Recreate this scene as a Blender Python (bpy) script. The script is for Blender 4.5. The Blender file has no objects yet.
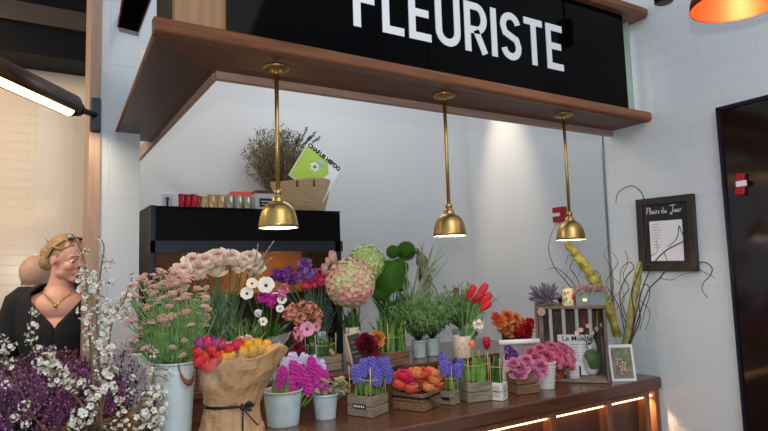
import bpy, math, random
from mathutils import Vector, Matrix, Quaternion, Euler
random.seed(7)
R = random.Random(11)
col = bpy.context.scene.collection
PI = math.pi
rad = math.radians

# ------------------------------------------------------------------ camera solve
F = 586.0; CX = 384.0; CY = 215.5
CAM = Vector((0, 0, 1.45))
ROT = Matrix(((0.854, -0.024, -0.52), (-0.52, -0.098, -0.848), (-0.031, 0.995, -0.096)))
_z = Vector((0.5197, 0.8486, 0.096)).normalized()

def _solve():
    hy = CY + F * math.tan(rad(5.5))
    hor = lambda x: hy - 0.031 * (x - 384)
    ray = lambda x, y: Vector(((x - CX) / F, -(y - CY) / F, -1))
    X = ray(1345, hor(1345)).normalized(); Z = X.cross(ray(384, hor(384))).normalized()
    if Z.y < 0: Z = -Z
    Y = Z.cross(X)
    return Matrix((X, Y, Z))
ROT = _solve()
def dirv(px, py): return ROT @ Vector(((px - CX) / F, -(py - CY) / F, -1))
def PZ(px, py, z): d = dirv(px, py); return CAM + d * ((z - CAM.z) / d.z)
def PY(px, py, y): d = dirv(px, py); return CAM + d * (y / d.y)
def PX(px, py, x): d = dirv(px, py); return CAM + d * (x / d.x)
def vd(p): return -(ROT.transposed() @ (Vector(p) - CAM)).z
def m_per_px(p): return vd(p) / F
RIGHT = ROT @ Vector((1, 0, 0)); RIGHT.z = 0; RIGHT.normalize()
TOCAM = Vector((-0.52, -0.85, 0)).normalized()

cam = bpy.data.cameras.new('camera'); cam.lens = F / 768 * 36; cam.sensor_width = 36; cam.clip_start = .02
co = bpy.data.objects.new('camera', cam); col.objects.link(co)
co.matrix_world = Matrix.Translation(CAM) @ ROT.to_4x4()
bpy.context.scene.camera = co

# ------------------------------------------------------------------ materials
def lin(c):
    return tuple((x / 255 / 12.92) if x / 255 <= .04045 else ((x / 255 + .055) / 1.055) ** 2.4 for x in c)
MC = {}
def mat(name, rgb, rough=.55, metal=0, var=.18, scale=25, bump=0, bscale=60, spec=.5, emit=None, estr=0, trans=0, alpha=1, stretch=(1, 1, 1), rgb2=None, coat=0, sub=0, detail=3):
    if name in MC: return MC[name]
    m = bpy.data.materials.new(name); m.use_nodes = True
    nt = m.node_tree; b = nt.nodes['Principled BSDF']
    c = lin(rgb)
    b.inputs['Roughness'].default_value = rough; b.inputs['Metallic'].default_value = metal
    b.inputs['Specular IOR Level'].default_value = spec
    b.inputs['Coat Weight'].default_value = coat
    b.inputs['Coat Roughness'].default_value = .08
    if sub: b.inputs['Subsurface Weight'].default_value = sub; b.inputs['Subsurface Scale'].default_value = .01
    if trans: b.inputs['Transmission Weight'].default_value = trans
    if alpha < 1: b.inputs['Alpha'].default_value = alpha
    tc = nt.nodes.new('ShaderNodeTexCoord'); mp = nt.nodes.new('ShaderNodeMapping')
    mp.inputs['Scale'].default_value = stretch
    nt.links.new(tc.outputs['Object'], mp.inputs['Vector'])
    if var or rgb2:
        n = nt.nodes.new('ShaderNodeTexNoise'); n.inputs['Scale'].default_value = scale; n.inputs['Detail'].default_value = detail
        nt.links.new(mp.outputs[0], n.inputs['Vector'])
        r = nt.nodes.new('ShaderNodeValToRGB')
        r.color_ramp.elements[0].position = .3; r.color_ramp.elements[1].position = .7
        c2 = lin(rgb2) if rgb2 else tuple(min(1, x * (1 + var)) for x in c)
        c1 = c if rgb2 else tuple(x * (1 - var) for x in c)
        r.color_ramp.elements[0].color = (*c1, 1); r.color_ramp.elements[1].color = (*c2, 1)
        nt.links.new(n.outputs['Fac'], r.inputs[0]); nt.links.new(r.outputs[0], b.inputs['Base Color'])
    else: b.inputs['Base Color'].default_value = (*c, 1)
    if bump:
        n2 = nt.nodes.new('ShaderNodeTexNoise'); n2.inputs['Scale'].default_value = bscale; n2.inputs['Detail'].default_value = 4
        nt.links.new(mp.outputs[0], n2.inputs['Vector'])
        bp = nt.nodes.new('ShaderNodeBump'); bp.inputs['Strength'].default_value = bump; bp.inputs['Distance'].default_value = .01
        nt.links.new(n2.outputs['Fac'], bp.inputs['Height']); nt.links.new(bp.outputs[0], b.inputs['Normal'])
    if emit:
        b.inputs['Emission Color'].default_value = (*lin(emit), 1); b.inputs['Emission Strength'].default_value = estr
    MC[name] = m
    return m

def tile_mat(name, rgb, mortar, w=.15, h=.075, rough=.15, axis='X', bumpd=.002, rot=0):
    m = bpy.data.materials.new(name); m.use_nodes = True
    nt = m.node_tree; b = nt.nodes['Principled BSDF']
    tc = nt.nodes.new('ShaderNodeTexCoord'); sep = nt.nodes.new('ShaderNodeSeparateXYZ'); cmb = nt.nodes.new('ShaderNodeCombineXYZ')
    nt.links.new(tc.outputs['Object'], sep.inputs[0])
    nt.links.new(sep.outputs['X' if axis == 'X' else 'Y'], cmb.inputs['X']); nt.links.new(sep.outputs['Z'], cmb.inputs['Y'])
    br = nt.nodes.new('ShaderNodeTexBrick')
    br.inputs['Scale'].default_value = 1; br.inputs['Brick Width'].default_value = w; br.inputs['Row Height'].default_value = h
    br.inputs['Mortar Size'].default_value = .0022; br.inputs['Mortar Smooth'].default_value = .6
    br.inputs['Color1'].default_value = (*lin(rgb), 1); br.inputs['Color2'].default_value = (*[x * .985 for x in lin(rgb)], 1)
    br.inputs['Mortar'].default_value = (*lin(mortar), 1)
    nt.links.new(cmb.outputs[0], br.inputs['Vector']); nt.links.new(br.outputs['Color'], b.inputs['Base Color'])
    n = nt.nodes.new('ShaderNodeTexNoise'); n.inputs['Scale'].default_value = 9; nt.links.new(tc.outputs['Object'], n.inputs['Vector'])
    mx = nt.nodes.new('ShaderNodeMath'); mx.operation = 'MULTIPLY_ADD'; mx.inputs[1].default_value = -1.0
    nt.links.new(br.outputs['Fac'], mx.inputs[0]); 
    m2 = nt.nodes.new('ShaderNodeMath'); m2.operation = 'MULTIPLY'; m2.inputs[1].default_value = .8
    nt.links.new(n.outputs['Fac'], m2.inputs[0]); nt.links.new(m2.outputs[0], mx.inputs[2])
    bp = nt.nodes.new('ShaderNodeBump'); bp.inputs['Strength'].default_value = .8; bp.inputs['Distance'].default_value = bumpd
    nt.links.new(mx.outputs[0], bp.inputs['Height']); nt.links.new(bp.outputs[0], b.inputs['Normal'])
    b.inputs['Roughness'].default_value = rough
    return m

def wood(name, rgb, rgb2, rough=.4, stretch=(1, 12, 12), scale=4, bump=.1, coat=0, spec=.5):
    return mat(name, rgb, rough, rgb2=rgb2, scale=scale, stretch=stretch, bump=bump, bscale=20, coat=coat, detail=6, spec=spec)

white_wall = mat('white_plaster', (222, 225, 226), .75, var=.02, scale=3)
tile_r = tile_mat('white_gloss_tile', (210, 218, 223), (206, 214, 219), axis='Y', rough=.28, bumpd=.0007)
tile_l = tile_mat('white_wall_tile', (226, 208, 184), (221, 202, 178), w=.3, h=.06, axis='X', rough=.2, bumpd=.0008)
tile_p = tile_mat('white_glazed_tile', (200, 210, 218), (190, 201, 210), w=.6, h=.3, axis='X', rough=.2, bumpd=.0006)
black_paint = mat('black_paint', (8, 8, 9), .55, var=.1, spec=.15)
black_gloss = mat('black_gloss', (5, 5, 7), .06, var=0, spec=.05)
oak = wood('oiled_oak_board', (108, 68, 46), (140, 92, 62), .42, stretch=(1.2, 14, 14), spec=.35)
oak_side = wood('oiled_oak_side', (108, 68, 46), (140, 92, 62), .42, stretch=(14, 1.2, 14), spec=.35)
soffit_wood = wood('dark_walnut_soffit', (92, 60, 46), (114, 76, 58), .45, stretch=(1.2, 14, 14), spec=.3)
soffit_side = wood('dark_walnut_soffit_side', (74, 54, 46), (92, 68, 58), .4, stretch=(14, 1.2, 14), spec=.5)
lip_wood = wood('inner_lip_wood', (166, 138, 120), (184, 156, 138), .5, stretch=(1.2, 14, 14))  # paler than the soffit: light caught by the lip is in the colour
counter_wood = wood('polished_walnut', (78, 48, 34), (108, 68, 48), .24, stretch=(1.1, 14, 14), coat=.3)
cab_wood = wood('cabinet_walnut', (112, 70, 48), (140, 92, 64), .35, stretch=(12, 12, 1.2))
panel_wood = wood('cabinet_panel_walnut', (66, 42, 34), (84, 54, 42), .4, stretch=(16, 16, 1))
pale_wood = wood('pale_wood_trim', (150, 122, 104), (172, 144, 124), .5, stretch=(12, 12, 1.2))
ply = wood('veneer_panel', (128, 92, 52), (152, 112, 68), .45, stretch=(14, 14, 1.2))
crate_grey = wood('weathered_crate_wood', (112, 100, 86), (160, 148, 130), .8, stretch=(2, 14, 14), scale=8, bump=.4)
crate_brown = wood('brown_crate_wood', (104, 78, 54), (146, 116, 84), .8, stretch=(2, 14, 14), scale=8, bump=.4)
crate_stand_w = wood('aged_crate_wood', (84, 74, 64), (128, 114, 100), .8, stretch=(14, 14, 2), scale=8, bump=.4)
brass = mat('brushed_brass', (188, 158, 98), .34, 1, var=.12, scale=60, stretch=(.3, .3, 6))
copper = mat('copper_outside', (150, 78, 50), .3, 1, var=.08)
copper_in = mat('copper_inside', (226, 110, 66), .4, .5, var=.05)
zinc = mat('galvanised_zinc', (186, 208, 214), .42, .15, var=.16, scale=22, bump=.05)
zinc_pale = mat('pale_blue_enamel', (208, 226, 230), .4, .15, var=.06, scale=10)
white_ceramic = mat('white_ceramic', (222, 222, 216), .35, var=.04)
blue_ceramic = mat('pale_blue_ceramic', (168, 198, 210), .4, var=.08)
kraft = mat('kraft_paper', (186, 148, 106), .6, var=.08, scale=12, bump=1.0, bscale=22)
black_ribbon = mat('black_satin_ribbon', (18, 15, 15), .35, var=.1)
leather = mat('tan_leather', (134, 74, 48), .5, var=.15)
twine = mat('raffia_twine', (206, 186, 142), .8, var=.2)
bamboo = mat('split_bamboo_stick', (206, 174, 118), .6, var=.15)
soil = mat('dark_moss_soil', (58, 48, 30), .9, var=.4, bump=.6)
green = mat('leaf_green', (58, 98, 40), .5, var=.35, scale=30)
green_l = mat('light_leaf_green', (104, 148, 58), .5, var=.3, scale=30)
green_b = mat('bright_moss_green', (66, 118, 26), .8, var=.35, scale=60)
green_d = mat('dark_leaf_green', (34, 58, 32), .5, var=.35, scale=30)
green_g = mat('grey_green_stem', (96, 122, 96), .55, var=.3, scale=30)
green_f = mat('feathery_green', (108, 150, 82), .6, var=.35, scale=30)
bark = mat('dark_twig_bark', (66, 50, 40), .8, var=.3)
bark_br = mat('blossom_bark', (108, 84, 66), .75, var=.3)
lichen = mat('lichen_bark', (118, 112, 56), .9, rgb2=(204, 198, 92), scale=40, bump=.9, bscale=90)
straw = mat('woven_straw', (204, 170, 124), .8, rgb2=(236, 208, 164), scale=14, stretch=(1.5, 1.5, 16), bump=.8, bscale=60)
glass = mat('clear_glass', (240, 245, 245), .03, var=0, trans=1)
film = mat('clear_film', (250, 250, 250), .08, var=0, alpha=.1)
skin = mat('skin', (214, 162, 142), .5, var=.05, scale=14, sub=.05)
hair_b = mat('blonde_hair', (138, 104, 74), .5, rgb2=(196, 160, 118), scale=30, stretch=(1, 1, 5), bump=.5, bscale=80)
hair_g = mat('fair_thin_hair', (196, 160, 136), .6, var=.1, bump=.2)
cloth_bk = mat('black_jersey', (18, 18, 24), .85, var=.2, bump=.15)
white_text = mat('white_letter', (226, 230, 236), .5, var=0)
black_ink = mat('black_ink', (14, 14, 16), .6, var=0)
paper_w = mat('white_paper', (232, 234, 238), .7, var=.02)
chalk = mat('chalk_white', (226, 226, 226), .8, var=0)
slate = mat('slate_board', (34, 38, 42), .6, var=.15)
red_pl = mat('red_plastic', (170, 20, 30), .35, var=.05)
warm_led = mat('warm_led_strip', (255, 200, 140), .5, var=0, emit=(255, 188, 124), estr=8)
tube_led = mat('warm_glow_tube', (255, 220, 170), .5, var=0, emit=(255, 196, 120), estr=7)
bulb_m = mat('warm_bulb', (255, 230, 190), .5, var=0, emit=(255, 206, 150), estr=7)

# ------------------------------------------------------------------ mesh builder
class MB:
    def __init__(s): s.v = []; s.f = []; s.m = []; s.sm = []
    def add(s, vs, fs, mi=0, smooth=True):
        o = len(s.v); s.v += [tuple(v) for v in vs]
        for f in fs: s.f.append(tuple(i + o for i in f)); s.m.append(mi); s.sm.append(smooth)
        return s
    def box(s, c, size, mi=0, rot=None, taper=1.0):
        x, y, z = [a / 2 for a in size]; vs = []
        for dz in (-1, 1):
            k = taper if dz > 0 else 1
            for dx, dy in ((-1, -1), (1, -1), (1, 1), (-1, 1)):
                p = Vector((dx * x * k, dy * y * k, dz * z))
                if rot is not None: p = rot @ p
                vs.append(p + Vector(c))
        return s.add(vs, [(3, 2, 1, 0), (4, 5, 6, 7), (0, 1, 5, 4), (1, 2, 6, 5), (2, 3, 7, 6), (3, 0, 4, 7)], mi, False)
    def bbox(s, c, size, bev=.003, mi=0, rot=None):   # chamfered box
        x, y, z = [a / 2 for a in size]; b = min(bev, x * .9, y * .9, z * .9); vs = []
        rings = [(-z, b), (-z + b, 0), (z - b, 0), (z, b)]
        for zz, ins in rings:
            X, Y = x - ins, y - ins
            for px, py in ((-X + (b if not ins else 0), -Y), (X - (b if not ins else 0), -Y), (X, -Y + (b if not ins else 0)), (X, Y - (b if not ins else 0)), (X - (b if not ins else 0), Y), (-X + (b if not ins else 0), Y), (-X, Y - (b if not ins else 0)), (-X, -Y + (b if not ins else 0))):
                p = Vector((px, py, zz))
                if rot is not None: p = rot @ p
                vs.append(p + Vector(c))
        fs = [tuple(range(7, -1, -1)), tuple(range(24, 32))]
        for k in range(3):
            for i in range(8): j = (i + 1) % 8; fs.append((k * 8 + i, k * 8 + j, k * 8 + 8 + j, k * 8 + 8 + i))
        return s.add(vs, fs, mi, False)
    def lathe(s, prof, n=24, mi=0, c=(0, 0, 0), smooth=True, cap=True, sy=1.0, fn=None):
        vs = []
        for k, (r, z) in enumerate(prof):
            for i in range(n):
                a = 2 * PI * i / n; rr, zz = (r, z) if fn is None else fn(a, r, z, k)
                vs.append((c[0] + rr * math.cos(a), c[1] + rr * math.sin(a) * sy, c[2] + zz))
        fs = []
        for k in range(len(prof) - 1):
            for i in range(n): j = (i + 1) % n; fs.append((k * n + i, k * n + j, k * n + n + j, k * n + n + i))
        if cap:
            if prof[0][0] > 1e-5: fs.append(tuple(range(n - 1, -1, -1)))
            if prof[-1][0] > 1e-5: o = (len(prof) - 1) * n; fs.append(tuple(range(o, o + n)))
        return s.add(vs, fs, mi, smooth)
    def tube(s, pts, r, n=6, mi=0, smooth=True):
        pts = [Vector(p) for p in pts]; L = len(pts)
        rs = r if isinstance(r, (list, tuple)) else [r] * L
        vs = []; up = Vector((.13, .31, .94))
        for i, p in enumerate(pts):
            t = (pts[min(i + 1, L - 1)] - pts[max(i - 1, 0)])
            if t.length < 1e-9: t = Vector((0, 0, 1))
            t.normalize()
            a = t.cross(up)
            if a.length < .1: a = t.cross(Vector((1, 0, 0)))
            a.normalize(); b = t.cross(a)
            for k in range(n):
                q = 2 * PI * k / n; vs.append(p + (a * math.cos(q) + b * math.sin(q)) * rs[i])
        fs = []
        for i in range(L - 1):
            for k in range(n): j = (k + 1) % n; fs.append((i * n + k, i * n + j, i * n + n + j, i * n + n + k))
        fs.append(tuple(range(n - 1, -1, -1))); fs.append(tuple(range((L - 1) * n, L * n)))
        return s.add(vs, fs, mi, smooth)
    def ball(s, c, r, mi=0, n=10, m=7, sc=(1, 1, 1), rot=None):
        vs = []
        for i in range(m + 1):
            th = PI * i / m
            for k in range(n):
                a = 2 * PI * k / n
                p = Vector((math.sin(th) * math.cos(a) * sc[0], math.sin(th) * math.sin(a) * sc[1], -math.cos(th) * sc[2])) * r
                if rot is not None: p = rot @ p
                vs.append(p + Vector(c))
        fs = []
        for i in range(m):
            for k in range(n): j = (k + 1) % n; fs.append((i * n + k, i * n + j, i * n + n + j, i * n + n + k))
        return s.add(vs, fs, mi, True)
    def petal(s, base, az, L, W, a0, a1, cup=.3, mi=0, rot=None, nu=4, tip=.35, frame=None):
        # grows from base along azimuth az; elevation runs from a0 to a1 (radians)
        base = Vector(base); out = Vector((math.cos(az), math.sin(az), 0)); side = Vector((-math.sin(az), math.cos(az), 0)); up = Vector((0, 0, 1))
        vs = []; p = Vector((0, 0, 0))
        for i in range(nu + 1):
            t = i / nu; a = a0 + (a1 - a0) * t
            d = out * math.cos(a) + up * math.sin(a); nrm = out * -math.sin(a) + up * math.cos(a)
            w = W * .5 * (math.sin(PI * (.12 + (1 - .12 - tip * .3) * t)) ** .6 if t < 1 else tip)
            for q in (-1, 0, 1):
                vs.append(p + side * (q * w) + nrm * (cup * w * abs(q)))
            p = p + d * (L / nu)
        if frame is not None: vs = [frame @ v for v in vs]
        vs = [v + base for v in vs]
        fs = []
        for i in range(nu):
            for q in range(2): o = i * 3 + q; fs.append((o, o + 1, o + 4, o + 3))
        return s.add(vs, fs, mi, True)
    def blade(s, pts, W, mi=0, fold=.2, side=None):
        pts = [Vector(p) for p in pts]; L = len(pts); vs = []
        for i, p in enumerate(pts):
            t = (pts[min(i + 1, L - 1)] - pts[max(i - 1, 0)]).normalized()
            sd = (side if side is not None else RIGHT); sd = (sd - t * sd.dot(t))
            sd = sd.normalized() if sd.length > .01 else Vector((1, 0, 0))
            n = t.cross(sd); u = i / (L - 1)
            w = W * .5 * (1 - u ** 2.2) * (.55 + .9 * u * (1 - u) * 2) + .0002
            vs += [p - sd * w + n * (fold * w), p, p + sd * w + n * (fold * w)]
        fs = []
        for i in range(L - 1):
            for q in range(2): o = i * 3 + q; fs.append((o, o + 1, o + 4, o + 3))
        return s.add(vs, fs, mi, True)
    def mesh(s, name, *mats):
        me = bpy.data.meshes.new(name); me.from_pydata(s.v, [], s.f)
        for m in mats: me.materials.append(m)
        me.polygons.foreach_set('material_index', s.m); me.polygons.foreach_set('use_smooth', s.sm)
        me.update(); return me

def link(name, me, parent=None, loc=(0, 0, 0), rot=None, sc=1):
    o = bpy.data.objects.new(name, me); col.objects.link(o)
    o.location = loc
    if rot is not None: o.rotation_mode = 'QUATERNION'; o.rotation_quaternion = rot.to_quaternion() if hasattr(rot, 'to_quaternion') else rot
    o.scale = (sc, sc, sc) if not isinstance(sc, (tuple, list)) else sc
    if parent is not None: o.parent = parent
    return o
def part(name, mb, mats, parent, loc=(0, 0, 0), rot=None, sc=1, label=None, stuff=False):
    o = link(name, mb.mesh(name, *(mats if isinstance(mats, (list, tuple)) else [mats])), parent, loc, rot, sc)
    if label: o['label'] = label
    if stuff: o['kind'] = 'stuff'
    return o
def tag(o, label, cat, group=None):
    o['label'] = label; o['category'] = cat
    if group: o['group'] = group
    return o
def thing(name, label, cat, loc=(0, 0, 0), rz=0, group=None):
    o = bpy.data.objects.new(name, None); o.empty_display_size = .05; col.objects.link(o)
    o.location = loc; o.rotation_euler = (0, 0, rz)
    return tag(o, label, cat, group)
def struct(name, mb, mats, parent=None):
    o = part(name, mb, mats, parent)
    if parent is None: o['kind'] = 'structure'
    return o
def single(name, mb, mats, label, cat, loc=(0, 0, 0), rz=0, group=None):
    o = part(name, mb, mats, None, loc); o.rotation_euler = (0, 0, rz); return tag(o, label, cat, group)
def toq(d): return Vector(d).to_track_quat('Z', 'Y')
def text(body, size, m, parent, loc, rot, name='lettering', ext=.0004, sx=1.0, bold=0, width=None):
    cu = bpy.data.curves.new(name, 'FONT'); cu.body = body; cu.size = size; cu.extrude = ext; cu.align_x = 'CENTER'; cu.align_y = 'CENTER'; cu.offset = bold
    cu.materials.append(m); tmp = bpy.data.objects.new(name, cu); col.objects.link(tmp); bpy.context.view_layer.update()
    me = bpy.data.meshes.new_from_object(tmp.evaluated_get(bpy.context.evaluated_depsgraph_get())); bpy.data.objects.remove(tmp)
    xs_ = [v.co.x for v in me.vertices]; wd = max(xs_) - min(xs_); k_ = (width / wd) if width else sx
    o = link(name, me, parent, loc); o.rotation_mode = 'XYZ'; o.rotation_euler = rot; o.scale = (k_, 1, 1); return o

# ------------------------------------------------------------------ setting
XW = 2.423; SOF = 2.098; CZ = .95; NX = 2.9; NY = 3.45
def boxw(x0, x1, y0, y1, z0, z1, mb=None, mi=0):
    mb = mb or MB(); return mb.box(((x0 + x1) / 2, (y0 + y1) / 2, (z0 + z1) / 2), (x1 - x0, y1 - y0, z1 - z0), mi)
floor_m = mat('polished_concrete', (120, 112, 104), .35, var=.1, scale=4)
struct('floor', boxw(-3, 4.2, -2.5, 4.6, -.1, 0), floor_m)
struct('wall_right', boxw(XW, XW + .45, -2.2, 1.865, 0, 3.6), tile_r)
struct('wall_niche_right', boxw(NX, NX + .12, 1.865, NY + .1, 0, 2.75), white_wall)
struct('wall_niche_back', boxw(.36, NX, NY, NY + .1, 0, 2.75), white_wall)
pierb = MB(); PXL = PY(99.5, 200, 2.76).x; PXR = .425
boxw(PXL, PXR, 2.76, 2.95, 0, 3.6, pierb)
struct('wall_pier', pierb, tile_p)
struct('wall_rear', boxw(-3, .36, 4.3, 4.4, 0, 2.82), tile_l)
# dark timber bulkhead above the rear wall
bk = MB(); boxw(-3, .5, 4.0, 4.5, 2.82, 3.8, bk, 0); boxw(-3, .5, 3.96, 4.0, 3.0, 3.12, bk, 1)
boxw(-3, .3, 2.9, 4.0, 3.7, 3.8, bk, 0)
struct('ceiling', bk, [black_paint, wood('dark_brown_beam', (48, 38, 30), (58, 46, 36), .6)])
# pale timber edge and glass panel at the passage
tb = MB(); boxw(PXL - .045, PXL - .002, 2.74, 3.0, 0, 3.6, tb)
struct('trim_1', tb, pale_wood)
mt = mat('brushed_metal_edge', (140, 150, 170), .3, .8, var=.05)
struct('trim_2', boxw(XW - .008, XW + .004, 1.858, 1.868, 0, 3.5), mt)
gl = MB(); boxw(PXL - .22, PXL - .03, 4.1, 4.11, 0, 2.6, gl)
struct('window_1', gl, mat('passage_glass', (226, 226, 222), .12, var=0, alpha=.16, bump=.6, bscale=6, spec=.5))
eg = MB(); boxw(XW - .055, XW - .047, 1.64, 1.67, 2.14, 2.576, eg)
struct('window_2', eg, mat('green_glass_edge', (150, 178, 168), .2, var=.05))

# door of dark glass on the right wall
D0 = PX(718, 108, XW); dn = thing('door_1', 'tall black gloss door with dark frame set in the white tiled wall', 'door', (XW, 1.0, 0)); del dn['category'], dn['label']; dn['kind'] = 'structure'
dz = 2.075
m_ = MB(); m_.box((-.012, D0.y - 1.0 - .46, dz / 2), (.02, .9, dz))
dglass = mat('smoked_door_glass', (30, 19, 15), .1, var=.1)
part('door_leaf', m_, dglass, dn)
m_ = MB(); m_.box((-.016, D0.y - 1.0 - .012, dz / 2), (.032, .012, dz)); m_.box((-.016, D0.y - 1.0 - .46, dz - .007), (.032, .9, .014)); m_.box((-.024, D0.y - 1.0 - .33, dz / 2), (.03, .02, dz))
part('door_frame', m_, mat('dark_violet_metal', (44, 42, 62), .35, .6, var=.05), dn)
bpos = PX(745, 185, XW)
rb = thing('door_release_button', 'red door release box with white label on the black door', 'button', (XW - .035, bpos.y, bpos.z))
m_ = MB(); m_.bbox((0, 0, 0), (.02, .035, .085), .004, rot=Matrix.Rotation(.1, 3, 'X')); part('housing', m_, red_pl, rb)
m_ = MB(); m_.box((-.011, -.01, .002), (.003, .04, .022)); part('label_plate', m_, paper_w, rb)

# canopy above the counter: front beam and left return in one joinery piece
canopy = thing('canopy', 'oak faced canopy frame above the flower counter carrying the black shop sign', 'canopy', (1.3, 1.68, SOF))
o0 = Vector((1.3, 1.68, SOF))
def cbox(mb, x0, x1, y0, y1, z0, z1, mi=0): return boxw(x0 - o0.x, x1 - o0.x, y0 - o0.y, y1 - o0.y, z0 - o0.z, z1 - o0.z, mb, mi)
TL = .042
XL = .274
def prism(q0, z0, z1):
    n = len(q0); mb = MB(); vs = [(x - o0.x, y - o0.y, z0) for x, y in q0] + [(x - o0.x, y - o0.y, z1) for x, y in q0]
    return mb.add(vs, [tuple(range(n - 1, -1, -1)), tuple(range(n, 2 * n))] + [(i, (i + 1) % n, (i + 1) % n + n, i + n) for i in range(n)], 0, False)
m_ = prism([(XL + .007, 1.598), (XW, 1.598), (XW, 1.82), (.5, 1.82)], 0, TL)
part('soffit', m_, soffit_wood, canopy)
m_ = prism([(XL + .007, 1.598), (.5, 1.82), (.5, 2.9), (XL + .06, 2.9), (XL + .055, 2.76)], 0, .012)
part('side_soffit', m_, soffit_side, canopy)
# rounded oak nosing
def nosing(p0, p1, outn, name, m, tl_=TL, iw=.03):
    mb = MB(); d = (p1 - p0); n = 8; vs = []; up = Vector((0, 0, 1))
    q_ = min(.012, tl_ * .45); prof = [(-iw, 0)] + [(q_ * math.sin(a), q_ - q_ * math.cos(a)) for a in [PI / 2 * k / 5 for k in range(6)]] + [(q_ * math.cos(a), tl_ - q_ + q_ * math.sin(a)) for a in [PI / 2 * k / 5 for k in range(6)]] + [(-iw, tl_)]
    k = len(prof)
    for e in (p0, p1):
        for (q, z) in prof: vs.append(e + outn * q + up * z)
    fs = [(i, (i + 1) % k, (i + 1) % k + k, i + k) for i in range(k)] + [tuple(range(k)), tuple(range(2 * k - 1, k - 1, -1))]
    mb.add(vs, fs, 0, True)
    return part(name, mb, m, canopy)
nosing(Vector((XL, 1.575, SOF - .001)) - o0, Vector((XW - .002, 1.60, SOF - .001)) - o0, Vector((0, -1, 0)), 'nosing', oak)
nosing(Vector((XL + .006, 1.590, SOF - .001)) - o0, Vector((XL + .055, 2.76, SOF - .001)) - o0, Vector((-1, 0, 0)), 'nosing', oak_side, .013, .004)
m_ = MB(); cbox(m_, .50, XW, 1.80, 1.825, SOF - .024, SOF + TL); part('inner_lip', m_, lip_wood, canopy)
m_ = MB(); cbox(m_, .497, .512, 1.825, 3.4, SOF - .018, SOF + TL); part('inner_lip', m_, lip_wood, canopy)
# upper board
m_ = MB(); m_.bbox(((.30 + XW) / 2 - o0.x, 1.66 - o0.y, 2.60 - o0.z), (XW - .30, .2, .05), .014); part('upper_board', m_, oak, canopy)
# veneer end panel and dark recess behind
vx0 = PY(174, 26, 1.64).x; vx1 = PY(227, 28, 1.62).x
m_ = MB(); cbox(m_, vx0, vx1, 1.63, 1.66, SOF + TL, 2.575); part('veneer_panel', m_, ply, canopy)
m_ = MB(); cbox(m_, .345, vx0, 1.66, 1.9, SOF + TL, 2.575); part('dark_recess_panel', m_, black_paint, canopy)

sx1 = PY(625, 70, 1.61).x
sign = thing('shop_sign', 'glossy black sign board with tall white FLEURISTE letters', 'sign', ((vx1 + sx1) / 2, 1.62, SOF + TL))
m_ = MB(); m_.box((0, 0, (2.575 - SOF - TL) / 2), (sx1 - vx1, .03, 2.575 - SOF - TL)); part('sign_board', m_, black_gloss, sign)
# stroke letters
def ribbon(mb, pts, w, th=.003, closed=False):
    pts = [Vector((p[0], p[1])) for p in pts]; L = len(pts); vs = []
    for i, p in enumerate(pts):
        a = (p - pts[i - 1]).normalized() if i > 0 else None; b = (pts[i + 1] - p).normalized() if i < L - 1 else None
        t = (a + b) if a is not None and b is not None else (a or b)
        t.normalize(); n = Vector((-t.y, t.x)); k = 1 / max(.5, n.dot(Vector((-(b or a).y, (b or a).x))))
        for sgn in (-1, 1):
            q = p + n * (sgn * w / 2 * k)
            vs += [(q.x, 0, q.y), (q.x, -th, q.y)]
    fs = []
    for i in range(L - 1):
        o = i * 4; fs += [(o, o + 1, o + 5, o + 4), (o + 1, o + 3, o + 7, o + 5), (o + 3, o + 2, o + 6, o + 7), (o + 2, o, o + 4, o + 6)]
    fs += [(0, 2, 3, 1), ((L - 1) * 4, (L - 1) * 4 + 1, (L - 1) * 4 + 3, (L - 1) * 4 + 2)]
    mb.add(vs, fs, 0, False)
def arc(cx, cy, rx, ry, a0, a1, n=10): return [(cx + rx * math.cos(rad(a0 + (a1 - a0) * i / n)), cy + ry * math.sin(rad(a0 + (a1 - a0) * i / n))) for i in range(n + 1)]
def letter(ch, W, H, s):
    mb = MB(); h = s / 2
    if ch in 'FLERU' and ch != 'U': ribbon(mb, [(h, 0), (h, H)], s)
    if ch in 'FE': ribbon(mb, [(s, H - h), (W, H - h)], s); ribbon(mb, [(s, H * .52), (W * .9, H * .52)], s)
    if ch in 'LE': ribbon(mb, [(s, h), (W, h)], s)
    if ch == 'I': ribbon(mb, [(h, 0), (h, H)], s)
    if ch == 'T': ribbon(mb, [(0, H - h), (W, H - h)], s); ribbon(mb, [(W / 2, 0), (W / 2, H - s)], s)
    if ch == 'U': r = W / 2 - h; ribbon(mb, [(h, H)] + arc(W / 2, r + h, r, r, 180, 360) + [(W - h, H)], s)
    if ch == 'R':
        ry = H * .24
        ribbon(mb, [(s, H - h), (W - h - ry * .8, H - h)] + arc(W - h - ry * .8, H - h - ry, ry * .8, ry, 78, -78, 10) + [(s, H - h - 2 * ry)], s)
        ribbon(mb, [(W * .50, H - h - 2 * ry), (W - h * .95, 0)], s)
    if ch == 'S':
        r = W / 2 - h; ry = r * 1.0; lo = ry + h; hi = H - ry - h
        pts = arc(W / 2, hi, r, ry, 10, 180, 9) + [(h, hi - .006)] + [(h + r * .25, H * .56), (W - h - r * .25, H * .44)] + [(W - h, lo + .006)] + arc(W / 2, lo, r, ry, 0, -170, 9)
        ribbon(mb, pts, s)
    return mb
LY = 1.605
fL = PY(353, 22, LY); eR = PY(563.5, 73, LY); eB = PY(552, 71, LY); eT = PY(546.5, 26.5, LY)
H = (eT.z - eB.z) * 1.04; word = 'FLEURISTE'
wr = {'F': .50, 'L': .48, 'E': .52, 'U': .62, 'R': .60, 'I': .155, 'S': .58, 'T': .56}; gap = .115
tot = sum(wr[c] for c in word) + gap * (len(word) - 1); k = (eR.x - fL.x) / tot; x = fL.x; zb = eB.z + .007
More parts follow.
